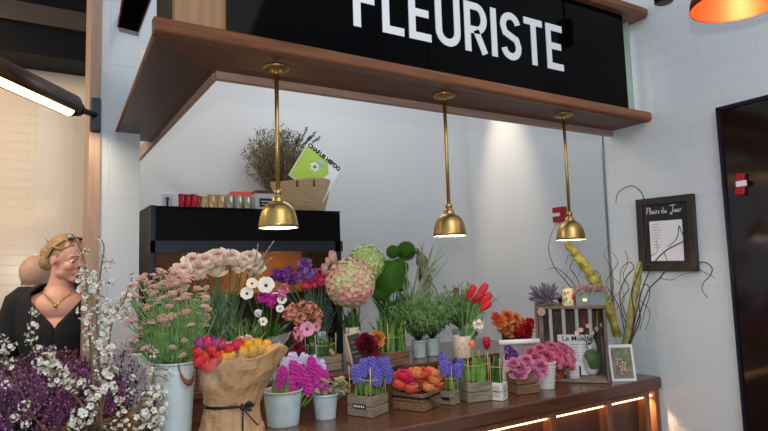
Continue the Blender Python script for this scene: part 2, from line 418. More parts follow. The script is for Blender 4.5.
for c in word:
    part('letter', letter(c, wr[c] * k, H, .155 * k), white_text, sign, (x - sign.location.x, LY - sign.location.y - .001, zb - sign.location.z), label='white letter ' + c)
    x += (wr[c] + gap) * k

# counter
def counter():
    t = thing('counter', 'long polished walnut counter with warm lit recessed panels below', 'counter', (1.2, 2.1, 0))
    m = MB(); x0, x1 = -.75, XW - .003
    m.bbox(((x0 + x1) / 2 - 1.2, (1.635 + 2.64) / 2 - 2.1, CZ - .026), (x1 - x0, 2.64 - 1.635, .052), .006)
    part('worktop', m, counter_wood, t)
    m = MB(); m.box(((x0 + 2.34) / 2 - 1.2, (1.70 + 2.6) / 2 - 2.1, (CZ - .052) / 2), (2.34 - x0, .9, CZ - .053)); part('body', m, panel_wood, t)
    xs = [PY(p, y, 1.68).x for p, y in ((390, 431), (468, 431), (549, 416), (605, 406), (653, 397))]
    wdt = xs[2] - xs[1]; 
    while xs[0] > x0 + wdt: xs.insert(0, xs[0] - wdt)
    zt = CZ - .053
    m = MB(); m.box(((x0 + 2.36) / 2 - 1.2, 1.68 - 2.1, zt - .012), (2.36 - x0, .045, .024)); m.box(((x0 + 2.36) / 2 - 1.2, 1.68 - 2.1, .04), (2.36 - x0, .045, .08)); part('rail', m, cab_wood, t)
    for xx in xs:
        m = MB(); m.bbox((xx - 1.2, 1.68 - 2.1, zt / 2), (.034, .05, zt - .002), .003); part('stile', m, cab_wood, t)
    m = MB(); m.box((2.345 - 1.2, 1.685 - 2.1, zt / 2), (.03, .05, zt - .002)); part('stile', m, cab_wood, t)
    for a, b in zip(xs[:-1], xs[1:]):
        m = MB(); m.box(((a + b) / 2 - 1.2, 1.678 - 2.1, zt - .0305), (b - a - .04, .012, .008)); part('light_strip', m, warm_led, t)
    m = MB(); m.box((2.385 - 1.2, 2.0 - 2.1, zt - .006), (.02, .5, .008)); part('light_strip', m, warm_led, t)
    return t
counter()
TZ = 1.058; TY = 2.105
def tier():
    t = thing('display_step', 'low walnut display step standing along the back of the counter', 'shelf', (1.2, TY, CZ))
    m = MB(); m.bbox((.05, .26, .094), (1.96, .52, .026), .004); part('shelf_board', m, counter_wood, t)
    m = MB(); m.box((.05, .26, .04), (1.90, .46, .08)); part('riser', m, counter_wood, t)
tier()

# fridge / display cabinet
FY = 2.9; fx0 = PY(149.5, 205, FY).x; fx1 = PY(340.5, 230, FY).x; FT = PY(200, 207, FY).z
fr = thing('display_cabinet', 'tall black display cabinet with a warm lit glass front behind the flowers', 'cabinet', ((fx0 + fx1) / 2, 3.15, 0))
fm = mat('black_cabinet_metal', (6, 6, 7), .4, var=.1, spec=.12); fg = mat('grey_frame_metal', (46, 52, 60), .35, .5, var=.08)
W = fx1 - fx0; zl = PY(155, 241, FY).z; zo = PY(155, 253, FY).z
m_ = MB()
m_.box((0, 0, FT - .004), (W, .5, .008)); m_.box((0, 0, (FT - .01 + zl) / 2), (W - .002, .496, FT - .01 - zl))
m_.box((-W / 2 + .015, 0, zl / 2), (.03, .5, zl)); m_.box((W / 2 - .015, 0, zl / 2), (.03, .5, zl)); m_.box((0, .24, zl / 2), (W, .02, zl)); m_.box((0, 0, .5), (W - .004, .49, .9))
part('carcass', m_, fm, fr)
m_ = MB(); m_.box((0, -.262, (zl + zo) / 2), (W, .02, zl - zo)); m_.box((-W / 2 + .012, -.262, (1.0 + FT) / 2), (.022, .02, FT - 1.0)); m_.box((W / 2 - .03, -.262, (1.0 + zl) / 2), (.03, .02, zl - 1.0)); part('door_frame', m_, fg, fr)
inn = mat('amber_interior', (150, 92, 36), .5, rgb2=(196, 130, 52), scale=6)
m_ = MB(); m_.box((0, .215, (zl + .95) / 2), (W - .07, .01, zl - .97)); part('interior_back', m_, inn, fr)
for k in range(2):
    m_ = MB(); m_.box((0, 0, 1.15 + k * .2), (W - .07, .4, .012)); part('shelf', m_, fg, fr)
m_ = MB(); m_.box((0, -.255, (zo + 1.0) / 2), (W - .06, .004, zo - 1.0)); part('glass_pane', m_, mat('tinted_pane', (60, 50, 44), .05, var=0, alpha=.35), fr)
m_ = MB(); m_.box((.12, .1, zl - .02), (W * .5, .02, .01)); part('light_strip', m_, mat('amber_strip', (255, 190, 100), .5, var=0, emit=(255, 170, 80), estr=3), fr)

# ------------------------------------------------------------------ pendants
def pendant(px, pyb, label):
    c = PY(px, pyb, 1.69); t = thing('brass_pendant_lamp', label, 'lamp', (c.x, 1.69, SOF), group='brass pendants hanging under the canopy')
    zb = c.z - SOF
    m = MB(); m.lathe([(.001, -.012), (.02, -.012), (.038, -.008), (.042, -.003), (.042, 0)], 28); m.ball((0, 0, -.016), .009); part('ceiling_plate', m, brass, t)
    m = MB(); m.tube([(0, 0, -.01), (0, 0, zb + .105)], .0065, 12); part('rod', m, brass, t)
    m = MB(); m.lathe([(.010, zb + .118), (.013, zb + .115), (.013, zb + .104), (.009, zb + .102), (.011, zb + .098), (.019, zb + .092), (.019, zb + .084), (.022, zb + .080)], 24); part('neck', m, brass, t)
    prof = [(.020, .081), (.032, .075), (.043, .065), (.051, .050), (.056, .032), (.0595, .010), (.061, 0)]
    inner = [(.0595, 0), (.054, .032), (.049, .048), (.041, .062), (.03, .072), (.012, .076), (.001, .077)]
    m = MB(); m.lathe([(r, z + zb) for r, z in prof] + [(r, z + zb) for r, z in inner], 36, cap=False)
    part('shade', m, brass, t)
    m = MB(); m.lathe([(r - .0008, z + zb + .0004) for r, z in inner], 36, cap=False); part('shade_lining', m, mat('lit_lining', (240, 226, 214), .4, var=0), t, label='inside of the shade, coloured bright as if lit')  # pale lining added so the lit inside of the dome looks bright
    m = MB(); m.ball((0, 0, zb + .042), .02, sc=(1, 1, 1.1)); part('bulb', m, bulb_m, t)
    l = bpy.data.lights.new('pendant_light', 'POINT'); l.energy = 1.3; l.color = (1, .8, .62); l.shadow_soft_size = .012
    lo = bpy.data.objects.new('pendant_light', l); col.objects.link(lo); lo.location = (c.x, 1.69, c.z + .012)
pendant(278.5, 228, 'leftmost brass dome pendant, hanging in front of the black display cabinet')
pendant(450, 236, 'middle brass dome pendant, hanging in front of the plain white wall')
pendant(571, 240, 'rightmost brass dome pendant, hanging beside the red wall plate')

# big copper pendant top right
cp = PX(740, 4, 1.75); cr = 45 * m_per_px(cp)
def copper_pendant(loc, r, label):
    t = thing('copper_pendant_lamp', label, 'lamp', loc)
    m = MB(); m.lathe([(r, 0), (r * .99, .02), (r * .9, r * .45), (r * .66, r * .85), (r * .3, r * 1.1), (r * .12, r * 1.2), (r * .12, r * 1.4), (.001, r * 1.42)], 40, cap=False); part('shade', m, copper, t)
    m = MB(); m.lathe([(r * .985, 0.001), (r * .96, .02), (r * .87, r * .43), (r * .63, r * .82), (r * .28, r * 1.06), (.001, r * 1.12)], 40, cap=False); part('shade_lining', m, copper_in, t, label='bright copper inside of the shade')
    m = MB(); m.ball((0, 0, r * .5), r * .22); part('bulb', m, mat('bright_bulb', (255, 240, 200), .5, var=0, emit=(255, 190, 110), estr=8), t)
    m = MB(); m.tube([(0, 0, r * 1.4), (0, 0, 3.55 - loc[2])], .004); part('cord', m, black_paint, t)
    l = bpy.data.lights.new('copper_light', 'POINT'); l.energy = 1.1; l.color = (1, .6, .35); l.shadow_soft_size = .03
    lo = bpy.data.objects.new('copper_light', l); col.objects.link(lo); lo.location = Vector(loc) + Vector((0, 0, r * .12))
copper_pendant(tuple(cp), cr, 'large copper dome pendant glowing orange above the black door')
sp = PX(664, 3, 2.2)
t = thing('ceiling_spotlight', 'small dark spotlight at the top edge above the end of the canopy', 'lamp', tuple(sp))
m_ = MB(); m_.lathe([(.001, .004), (.03, 0), (.036, .004), (.036, .12), (.012, .13), (.001, .13)], 24); part('housing', m_, mat('bronze_metal', (70, 50, 44), .35, .7, var=.1), t)
m_ = MB(); m_.tube([(0, 0, .12), (0, 0, 3.55 - sp.z)], .006); part('stem', m_, black_paint, t)

# tubular wall light on the left
a = PY(71, 106, 2.5); zt_ = a.z
b = PZ(-34, 57, zt_ - .0)
if (b - a).length > 1.5: b = a + (b - a).normalized() * 1.2
t = thing('tube_wall_lamp', 'black tubular wall lamp with a glowing warm strip, reaching left from the pier', 'lamp', tuple(a))
d = (b - a); n_ = d.normalized(); dn_ = Vector((0, 0, -1)); sd_ = n_.cross(dn_).normalized(); LL = d.length
# housing: half-open channel
def channel(r0, a0, a1, n, ro):
    vs = []
    for e in (0, LL):
        for k in range(n + 1):
            q = a0 + (a1 - a0) * k / n; vs.append(n_ * e + (dn_ * math.cos(q) + sd_ * math.sin(q)) * ro)
        for k in range(n + 1):
            q = a1 + (a0 - a1) * k / n; vs.append(n_ * e + (dn_ * math.cos(q) + sd_ * math.sin(q)) * r0)
    k = 2 * (n + 1)
    return vs, [(i, (i + 1) % k, (i + 1) % k + k, i + k) for i in range(k)] + [tuple(range(k - 1, -1, -1)), tuple(range(k, 2 * k))]
m_ = MB(); vs, fs = channel(.040, rad(50), rad(310), 20, .047); m_.add(vs, fs, 0, True)
part('housing', m_, mat('dark_bronze', (66, 46, 32), .35, .5, var=.1), t)
m_ = MB(); m_.tube([n_ * .01 + dn_ * .02, n_ * (LL - .01) + dn_ * .02], .021, 14); part('tube', m_, tube_led, t)
m_ = MB(); m_.tube([n_ * -.03, n_ * -.004], [.032, .04], 20); m_.ball(n_ * -.04, .03); part('end_cap', m_, black_gloss, t)
brk = Vector(((PXL - .028), 2.728, PY(93, 115, 2.73).z)) - a
m_ = MB(); m_.tube([n_ * -.03, brk + Vector((0, -.005, 0))], .012, 12); part('arm', m_, black_paint, t)
m_ = MB(); m_.bbox(brk + Vector((.006, 0, 0)), (.042, .02, .15), .006); part('wall_bracket', m_, mat('blue_black_metal', (34, 44, 56), .35, .4, var=.08), t)
l = bpy.data.lights.new('tube_light', 'AREA'); l.shape = 'RECTANGLE'; l.size = .9; l.size_y = .03; l.energy = 4; l.color = (1, .78, .52)
lo = bpy.data.objects.new('tube_light', l); col.objects.link(lo); mid = a + d * .5 + Vector((0, 0, -.05)); lo.location = mid
xa = n_; za = Vector((0, -.55, .8)); za = (za - xa * za.dot(xa)).normalized(); ya = za.cross(xa); lo.rotation_euler = Matrix((xa, ya, za)).transposed().to_euler()
# second lamp seen end-on above the canopy corner
c = PY(131, 29, 2.3)
t = thing('tube_wall_lamp', 'black lamp housing with copper edges seen from below, above the canopy corner', 'lamp', tuple(c))
pq = [PY(118, 27, 2.3) - c, PY(138, 32, 2.3) - c, PY(158, -22, 2.1) - c, PY(127, -22, 2.1) - c]
off = Vector((.02, .12, .03)); m_ = MB(); m_.add(pq + [p + off for p in pq], [(0, 1, 2, 3), (7, 6, 5, 4), (0, 4, 5, 1), (1, 5, 6, 2), (2, 6, 7, 3), (3, 7, 4, 0)], 0, False)
part('housing', m_, black_gloss, t)
m_ = MB(); m_.tube([pq[0], pq[3]], .0035, 8); m_.tube([pq[1], pq[2]], .0035, 8); part('copper_edge', m_, copper, t)
m_ = MB(); m_.tube([pq[3] + off * .5, Vector((PXR - .08, 2.758, c.z + .25)) - c], .012, 8); part('arm', m_, black_paint, t)

# red plate and outlet
rp = PX(559.5, 214.5, NX - .012)
t = thing('wall_plate', 'red square plate with a white strip on the wall left of the rightmost pendant', 'sign', tuple(rp))
s_ = m_per_px(rp)
m_ = MB(); m_.bbox((0, 0, 0), (.02, 13 * s_ / .8, 15 * s_), .003); part('plate', m_, red_pl, t)
m_ = MB(); m_.box((-.012, 4 * s_, 0), (.003, 12 * s_, 3.5 * s_)); part('strip', m_, paper_w, t)
op = PY(167, 200, NY - .004); s_ = m_per_px(op)
t = thing('wall_outlet', 'white wall socket plate with a dark blue plug above the black cabinet', 'outlet', tuple(op))
m_ = MB(); m_.bbox((0, 0, 0), (10 * s_, .008, 13 * s_), .002); part('plate', m_, mat('outlet_plate', (186, 196, 204), .4, var=0), t)
m_ = MB(); m_.tube([(0, -.012, .012), (0, -.014, -.01), (0, -.014, -.12)], [.012, .006, .004], 8); part('plug', m_, mat('navy_rubber', (18, 26, 52), .5, var=0), t)

# menu frame on right wall
P1 = PX(638.4, 200.4, XW); P2 = PX(695.5, 194, XW); P3 = PX(700, 270.8, XW); P4 = PX(641.7, 272.2, XW)
fc = (P1 + P3) / 2; fw = ((P1 - P2).length + (P4 - P3).length) / 2; fh = ((P1 - P4).length + (P2 - P3).length) / 2
fc.x = XW - .012
t = thing('menu_frame', 'dark wood frame holding a handwritten Fleurs du Jour menu on the tiled wall', 'picture frame', tuple(fc), -PI / 2)
t.rotation_euler = (0, rad(1.2), -PI / 2)
fwood = mat('dark_brown_frame', (42, 34, 28), .45, var=.25, stretch=(1, 6, 6))
b_ = .032
m_ = MB()
m_.bbox((0, -.0, fh / 2 - b_ / 2), (fw, .024, b_), .003); m_.bbox((0, 0, -fh / 2 + b_ / 2), (fw, .024, b_), .003)
m_.bbox((-fw / 2 + b_ / 2, 0, 0), (b_, .0235, fh), .003); m_.bbox((fw / 2 - b_ / 2, 0, 0), (b_, .0235, fh), .003)
part('frame', m_, fwood, t)
m_ = MB(); m_.box((0, 0, 0), (fw - .04, .01, fh - .04)); part('backing', m_, mat('navy_card', (16, 18, 34), .5, var=.05), t)
m_ = MB(); m_.box((.004, -.007, -.03), (fw * .56, .003, fh * .54)); part('menu_sheet', m_, paper_w, t)
# handwriting strokes
def strokes(mb, lst, s, ox, oz, y, w):
    for st in lst: ribbon_xz(mb, [(ox + p[0] * s, oz + p[1] * s) for p in st], w, y)
def ribbon_xz(mb, pts, w, y):
    q = MB(); ribbon(q, pts, w, .0008); mb.add([(v[0], v[1] + y, v[2]) for v in q.v], q.f, 0, False)
E_ = lambda x: [(x, .35), (x + .35, .5), (x + .35, .75), (x + .15, .8), (x, .5), (x + .1, .1), (x + .4, .05), (x + .55, .3)]
U_ = lambda x: [(x, .75), (x, .2), (x + .15, .02), (x + .35, .2), (x + .42, .75), (x + .44, .1), (x + .6, .2)]
R_ = lambda x: [(x, .05), (x + .02, .75), (x + .1, .6), (x + .3, .75)]
S_ = lambda x: [(x + .35, .7), (x + .1, .65), (x + .3, .3), (x + .2, .02), (x - .05, .1)]
O_ = lambda x: [(x + .2, .75), (x, .5), (x + .05, .1), (x + .3, .05), (x + .45, .4), (x + .25, .75)]
hand = [[(.15, 0), (.35, 1.6)], [(-.1, 1.4), (.4, 1.65), (1.0, 1.6)], [(0, .8), (.7, .95)],
        [(.95, 0), (1.05, 1.5), (1.2, 1.5), (1.0, .2), (1.2, 0)], E_(1.35), U_(2.1), R_(2.9), S_(3.35),
        O_(4.35), [(4.85, 1.5), (4.8, .1), (5.0, .05)], U_(5.2),
        [(6.6, 1.75), (8.3, 1.95)], [(7.6, 1.85), (7.4, .2), (7.1, -.45), (6.7, -.3), (6.9, 0), (7.8, .4)], O_(7.95), U_(8.6), R_(9.4)]
m_ = MB(); strokes(m_, hand, .0172, -fw / 2 + .05, fh / 2 - .072, -.0055, .0026); part('handwriting', m_, chalk, t)
m_ = MB()
for k in range(9): ribbon_xz(m_, [(-.06, .045 - k * .013), (-.06 + R.uniform(.02, .05), .045 - k * .013)], .0018, -.009)
part('menu_lines', m_, mat('grey_ink', (150, 150, 165), .7, var=0), t)

# ------------------------------------------------------------------ flower heads (unit size: radius 1 unless noted), cached
HC = {}
def tint(name, rgb, rgb2=None, scale=None):
    return mat('petal_' + name, rgb, .6, rgb2=rgb2, var=.14, scale=scale or 40, spec=.3)
cream = tint('cream', (246, 228, 212), (253, 244, 230)); blush = tint('blush', (236, 196, 190), (246, 222, 214))
pinkp = tint('rose_pink', (214, 104, 144), (238, 158, 186)); palepink = tint('pale_pink', (222, 136, 182), (240, 178, 208))
magenta = tint('magenta', (176, 30, 142), (212, 62, 176)); lilac = tint('lilac', (196, 186, 226), (226, 220, 242)); bluev = tint('blue_violet', (74, 68, 168), (136, 130, 220))
redp = tint('red', (206, 34, 44), (230, 66, 70)); orangep = tint('orange', (232, 134, 84), (248, 180, 124)); coral = tint('coral', (222, 74, 82), (244, 136, 96)); hotpink = tint('hot_pink', (214, 40, 92), (236, 84, 120))
yellowp = tint('yellow', (240, 180, 24), (250, 206, 60)); whitep = tint('white', (234, 232, 224), (246, 246, 242)); wine = tint('wine', (112, 18, 42), (142, 34, 60))
purple = tint('purple', (104, 36, 118), (140, 66, 158)); hydp = tint('hydrangea_pink', (202, 206, 150), (224, 148, 150), 1.6); hydg = tint('hydrangea_green', (176, 200, 122), (206, 222, 160), 1.6)
dusty = tint('dusty_pink', (204, 158, 150), (226, 188, 178)); heath = tint('heather', (96, 48, 84), (142, 90, 132)); heathw = tint('pale_heather', (172, 170, 176), (206, 206, 206))
greyheath = tint('greyed_heather', (140, 120, 118), (178, 156, 150)); lav = tint('lavender', (104, 100, 118), (142, 136, 152)); sedum = tint('cream_green', (176, 170, 120), (206, 196, 156)); darkc = mat('dark_centre', (26, 22, 44), .6, var=.2)
tanflower = tint('dusty_salmon', (190, 122, 104), (214, 156, 132))

def head(kind, m, seed=0, m2=None):
    key = (kind, m.name, seed)
    if key in HC: return HC[key]
    r = random.Random(seed * 31 + 5); b = MB()
    if kind == 'rose':
        for ring, (n, L, W, rr, a0, a1) in enumerate([(3, .85, .7, .05, 85, 128), (4, 1.05, .95, .16, 80, 122), (5, 1.3, 1.15, .3, 70, 116), (6, 1.55, 1.25, .42, 52, 108), (6, 1.6, 1.15, .5, 34, 88), (5, 1.5, 1.15, .55, 12, 60)]):
            for k in range(n):
                a = 2 * PI * (k + .5 * (ring % 2)) / n + r.uniform(-.2, .2)
                b.petal((math.cos(a) * rr * .5, math.sin(a) * rr * .5, -.75), a, L * r.uniform(.92, 1.06), W, rad(a0 + r.uniform(-6, 6)), rad(a1 + r.uniform(-8, 6)), .3, 2 if ring < 3 else 0, tip=.85, nu=5)
        b.ball((0, 0, -.75), .3, 1, 8, 5)
    elif kind == 'tulip':
        for k in range(6):
            a = PI / 3 * k; b.petal((math.cos(a) * .1, math.sin(a) * .1, -1), a, 2.1, 1.15, rad(52 if k % 2 else 58), rad(112), .4, nu=6, tip=.2)
        b.ball((0, 0, -1), .2, 1, 8, 5)
    elif kind == 'hyacinth':   # height 2.6, radius 1
        for i in range(54):
            z = -1.2 + 2.4 * i / 53; a = i * 2.4; rr = .42 * (1 - (max(0, z) / 1.9) ** 2)
            c = (math.cos(a) * rr, math.sin(a) * rr, z)
            fr_ = toq((math.cos(a), math.sin(a), .25 + max(0, z) * .6)).to_matrix()
            for k in range(5): b.petal(c, 2 * PI * k / 5, .42, .2, rad(60), rad(-10), .2, frame=fr_, nu=3)
        b.tube([(0, 0, -1.6), (0, 0, 1)], [.14, .08], 6, 1)
    elif kind == 'hydrangea':
        for i in range(150):
            z = 1 - 1.7 * (i + .5) / 150; a = i * 2.39996; q = math.sqrt(max(0, 1 - z * z)); d = Vector((q * math.cos(a), q * math.sin(a), z))
            fr_ = toq(d).to_matrix() @ Matrix.Rotation(r.uniform(0, 6), 3, 'Z')
            for k in range(4): b.petal(d * r.uniform(.84, .95), PI / 2 * k, .2, .19, rad(25), rad(5), .15, frame=fr_, nu=2, tip=.6)
        b.ball((0, 0, 0), .7, 0)
    elif kind == 'anemone':
        for ring in range(2):
            for k in range(6): a = PI / 3 * (k + .5 * ring) + r.uniform(-.1, .1); b.petal((0, 0, ring * .04), a, 1, .75, rad(40 - ring * 12), rad(5), .25, tip=.7)
        b.ball((0, 0, .16), .2, 1, 8, 5)
        for k in range(14): a = 2 * PI * k / 14; b.ball((math.cos(a) * .32, math.sin(a) * .32, .2), .05, 1, 5, 3)
    elif kind == 'blossomcluster':
        for i in range(9):
            d = Vector((r.gauss(0, 1), r.gauss(0, 1), r.gauss(0, 1))).normalized(); c = d * r.uniform(.35, .85); fr_ = toq(d).to_matrix()
            for k in range(5): b.petal(c, 2 * PI * k / 5 + i, .36, .3, rad(35), rad(5), .25, frame=fr_, nu=2, tip=.6)
            b.ball(c + d * .08, .07, 1, 5, 3)
        for i in range(5):
            d = Vector((r.gauss(0, 1), r.gauss(0, 1), r.gauss(0, 1))).normalized(); b.petal(d * .3, r.uniform(0, 6), .7, .22, rad(30), rad(50), .2, 1, frame=toq(d).to_matrix(), nu=3, tip=.1)
    elif kind == 'umbel':
        for i in range(46):
            a = i * 2.4; rr = math.sqrt(i / 46); c = Vector((rr * math.cos(a), rr * math.sin(a), .35 * (1 - rr * rr) + r.uniform(-.1, .1)))
            b.ball(c, r.uniform(.1, .16), 0, 5, 3, sc=(1, 1, .8))
            if i % 4 == 0: b.tube([c, (0, 0, -.8)], .02, 3, 1)
    elif kind == 'spike':      # heather sprig, height 2
        for i in range(42):
            z = -1 + 2 * i / 42; a = i * 2.4; rr = .16 * (1.1 - (z + 1) / 2.6); b.ball((rr * math.cos(a), rr * math.sin(a), z), .075, 0, 5, 3, sc=(1, 1, 1.4))
        b.tube([(0, 0, -1.6), (0, 0, 1)], [.03, .015], 4, 1)
    elif kind == 'cluster':    # loose small petals (sweet pea, stock)
        for i in range(30):
            d = Vector((r.gauss(0, 1), r.gauss(0, 1), r.gauss(0, .9))).normalized(); c = d * r.uniform(.35, .8); fr_ = toq(d).to_matrix()
            for k in range(3): b.petal(c, 2 * PI * k / 3 + i, .42, .4, rad(50), rad(0), .25, frame=fr_, nu=3, tip=.6)
    elif kind == 'mossball':
        for i in range(900):
            z = 1 - 2 * (i + .5) / 900; a = i * 2.39996; q = math.sqrt(1 - z * z); d = Vector((q * math.cos(a), q * math.sin(a), z))
            t1 = d.orthogonal().normalized() * .045; t2 = d.cross(t1); p = d * r.uniform(.96, 1.1)
            b.add([d * .85 + t1, d * .85 - t1 * .5 + t2, d * .85 - t1 * .5 - t2, p], [(0, 1, 3), (1, 2, 3), (2, 0, 3)], 0, False)
        b.ball((0, 0, 0), .88, 0, 16, 10)
    md = m
    if kind == 'rose':
        cr_ = m.node_tree.nodes['Color Ramp'].color_ramp.elements; c0_ = [x ** (1 / 2.2) * 255 for x in cr_[0].color[:3]]
        md = mat(m.name + '_heart', (c0_[0] * .95, c0_[1] * .8, c0_[2] * .82), .6, var=.1)
    me = b.mesh(kind, m, m2 or green, md)
    HC[key] = me; return me

def sub(c, o):
    m = Matrix.LocRotScale(o.location, o.rotation_quaternion, o.scale); c.parent = o; c.matrix_parent_inverse = m.inverted(); return c
def bouquet(name, label, cat, base, heads, pname='flower', stem_m=None, sr=.0022, spread=.02, group=None, stem=True):
    """heads: (pos, mesh, size, axis or None)"""
    base = Vector(base); t = thing(name, label, cat, tuple(base), group=group); sm = stem_m or green
    for i, (p, me, s, ax) in enumerate(heads):
        p = Vector(p) - base; ax = Vector(ax) if ax is not None else (Vector((p.x * .6, p.y * .6, max(.2, p.z) * .6)).normalized() + TOCAM * .35)
        q = toq(ax) @ Quaternion((0, 0, 1), R.uniform(0, 6.28))
        fo = link(pname, me, t, p, q, s)
        if stem and i < 90:
            ft = Vector((R.uniform(-spread, spread), R.uniform(-spread, spread), 0.004)); e = p - Vector(ax).normalized() * (s if isinstance(s, float) else s[0]) * .5
            mb = MB(); mid = ft.lerp(e, .55) + Vector(((ft.x - e.x) * .15, (ft.y - e.y) * .15, 0)) ; mb.tube([ft, mid, ft.lerp(e, .85), e], sr, 5); sub(part('stem', mb, sm, t), fo)
    return t

def blades(t, n, base, h, spread, lean, W, m, name='leaf', joined=False, seed=0, segs=6, hv=.3):
    r = random.Random(seed + 77); mb = MB(); base = Vector(base)
    for i in range(n):
        a = r.uniform(0, 2 * PI); b0 = base + Vector((r.uniform(-1, 1) * spread[0], r.uniform(-1, 1) * spread[1], 0)); hh = h * r.uniform(1 - hv, 1)
        ln = lean * r.uniform(.2, 1) * hh; d = Vector((math.cos(a), math.sin(a), 0)); pts = []
        for k in range(segs + 1):
            u = k / segs; pts.append(b0 + d * ln * u ** 2 + Vector((0, 0, hh * (u - .18 * lean * u * u))))
        tgt = mb if joined else MB()
        tgt.blade(pts, W * r.uniform(.7, 1.2), side=Vector((-d.y, d.x, 0)) if r.random() < .5 else RIGHT)
        if not joined: part(name, tgt, m, t)
    if joined: return part(name, mb, m, t, stuff=True)

# containers
def bucket(name, label, cat, loc, r_top, r_bot, h, m, ribs=0, rim=True, group=None, rz=0):
    t = thing(name, label, cat, loc, rz, group=group); prof = [(r_bot, 0), (r_bot + .001, .002)]
    n = 40 if ribs else 10
    for k in range(1, n): u = k / n; prof.append((r_bot + (r_top - r_bot) * u + (.0012 * math.sin(u * ribs * 2 * PI) if ribs and .08 < u < .92 else 0), h * u))
    prof += [(r_top, h - .006), (r_top + .003, h - .004), (r_top + .003, h), (r_top - .001, h + .001), (r_top - .004, h - .01), (r_bot - .002, .012), (.001, .012)]
    mb = MB(); mb.lathe(prof, 40, cap=True); part('body', mb, m, t)
    mb = MB(); mb.lathe([(r_top - .006, h - .02), (r_top * .5, h - .012), (.001, h - .01)], 20, cap=False); part('filling', mb, soil, t)
    return t
def crate(t, w, d, h, m, slats=2, loc=(0, 0, 0)):
    th = .006
    for sx, sy, L in ((0, -1, w), (0, 1, w), (-1, 0, d), (1, 0, d)):
        mb = MB(); sh = h / slats
        for k in range(slats):
            if sy: mb.bbox((loc[0], loc[1] + sy * (d / 2 - th / 2), loc[2] + sh * (k + .5)), (w, th, sh * .93), .001)
            else: mb.bbox((loc[0] + sx * (w / 2 - th / 2), loc[1], loc[2] + sh * (k + .5)), (th, d - th * 2, sh * .93), .001)
        part('side_panel', mb, m, t)
    mb = MB(); mb.box((loc[0], loc[1], loc[2] + .003), (w - .014, d - .014, .005)); part('bottom_panel', mb, m, t)
    mb = MB(); mb.lathe([(min(w, d) * .45, h - .012), (min(w, d) * .3, h - .004), (.001, h)], 12, c=loc, cap=False); mb.box((loc[0], loc[1], loc[2] + h * .5), (w - .016, d - .016, h * .8)); part('soil', mb, soil, t)
def sticks(t, w, d, z0, h, twz, m=bamboo):
    for sx, sy in ((-1, -1), (1, -1), (1, 1), (-1, 1)):
        mb = MB(); mb.tube([(sx * w, sy * d, z0), (sx * w * 1.03, sy * d * 1.03, z0 + h)], .0018, 5); part('stick', mb, m, t)
    mb = MB(); pts = [(-w, -d, twz), (0, -d * 1.05, twz - .003), (w, -d, twz + .002), (w * 1.05, 0, twz), (w, d, twz), (0, d, twz), (-w, d, twz), (-w, 0, twz), (-w, -d, twz)]
    mb.tube(pts, .0012, 4); part('twine', mb, twine, t)

def tl(t, w): return Matrix.Rotation(-t.rotation_euler[2], 3, 'Z') @ (Vector(w) - t.location)
def puthead(t, w, me, s, ax=(0, 0, 1), name='flower', stem=None, sr=.0022, foot=None, label=None):
    p = tl(t, w); q = toq(ax) @ Quaternion((0, 0, 1), R.uniform(0, 6.28)); o = link(name, me, t, p, q, s)
    if label: o['label'] = label
    if stem is not None:
        f = Vector(foot) if foot is not None else Vector((p.x * .5, p.y * .5, .05)); e = p - Vector(ax).normalized() * (s if isinstance(s, float) else s[0]) * .4
        mb = MB(); mb.tube([f, f.lerp(e, .5) + Vector((0, 0, 0)), e], sr, 5); sub(part('stem', mb, stem, t), o)
    return o
CR = rad(25)
# ================= front row on the counter =================
# hyacinths in zinc bucket
c = PZ(290, 428, CZ); c.y += .06; s = m_per_px(c)
t = bucket('hyacinth_bucket', 'larger galvanised bucket of magenta and pale lilac hyacinths beside the kraft paper bouquet', 'potted plant', (c.x, c.y, CZ), 19.5 * s, 15.5 * s, 34 * s, zinc)
H_ = lambda: head('hyacinth', magenta)
for px, py, k in ((281, 378, 1), (295, 372, 0), (307, 384, 1), (318, 377, 1), (290, 386, 1), (312, 368, 0), (301, 376, 0), (324, 381, 1)):
    w = PY(px, py, c.y - .015 + .012 * (k == 0)); puthead(t, w, head('hyacinth', magenta, k), (11 * s * .72, 11 * s * .72, 11 * s * .75), (R.uniform(-.25, .25), R.uniform(-.3, .1), 1), stem=green_l, sr=.004)
for px, py in ((285, 366), (293, 361), (303, 362), (312, 364), (321, 368), (297, 366)):
    w = PY(px, py, c.y + .035); puthead(t, w, head('hyacinth', lilac, 2), (8 * s, 8 * s, 6.5 * s), (R.uniform(-.3, .3), 0, 1), stem=green_l, sr=.004, label='pale lilac hyacinth spike')
blades(t, 16, (0, 0, 30 * s), .085, (.03, .03), .5, .016, green_l)
m_ = MB(); m_.tube([(20.3 * s * math.cos(a), 20.3 * s * math.sin(a), 33 * s + .002) for a in [2 * PI * k / 24 for k in range(25)]], .0022, 5); part('rim_twine', m_, twine, t)
# small bucket with sedum
c = PZ(330, 420, CZ); c.y += .035; s = m_per_px(c)
t = bucket('sedum_bucket', 'small galvanised bucket of dry cream green florets right of the hyacinth bucket', 'potted plant', (c.x, c.y, CZ), 12.5 * s, 10 * s, 24 * s, zinc)
for i in range(48):
    px = R.uniform(316, 349); py = R.uniform(378, 394) if px < 343 else R.uniform(380, 392); puthead(t, PY(px, py, c.y + R.uniform(-.03, .03)), head('umbel', sedum, i % 3, green_d), .011, (R.uniform(-.6, .6), R.uniform(-.8, .2), .8), stem=green_g, sr=.0012)

def crate_pot(name, label, cat, px, py, w, d, h, m, rz=CR, back=None, group=None):
    c = PZ(px, py, CZ); t = thing(name, label, cat, (0, 0, 0), rz, group=group)
    corner = Matrix.Rotation(rz, 3, 'Z') @ Vector(((w / 2 if rz < 0 else -w / 2), -d / 2, 0)); t.location = (c.x - corner.x, c.y - corner.y, CZ); crate(t, w, d, h, m)
    return t
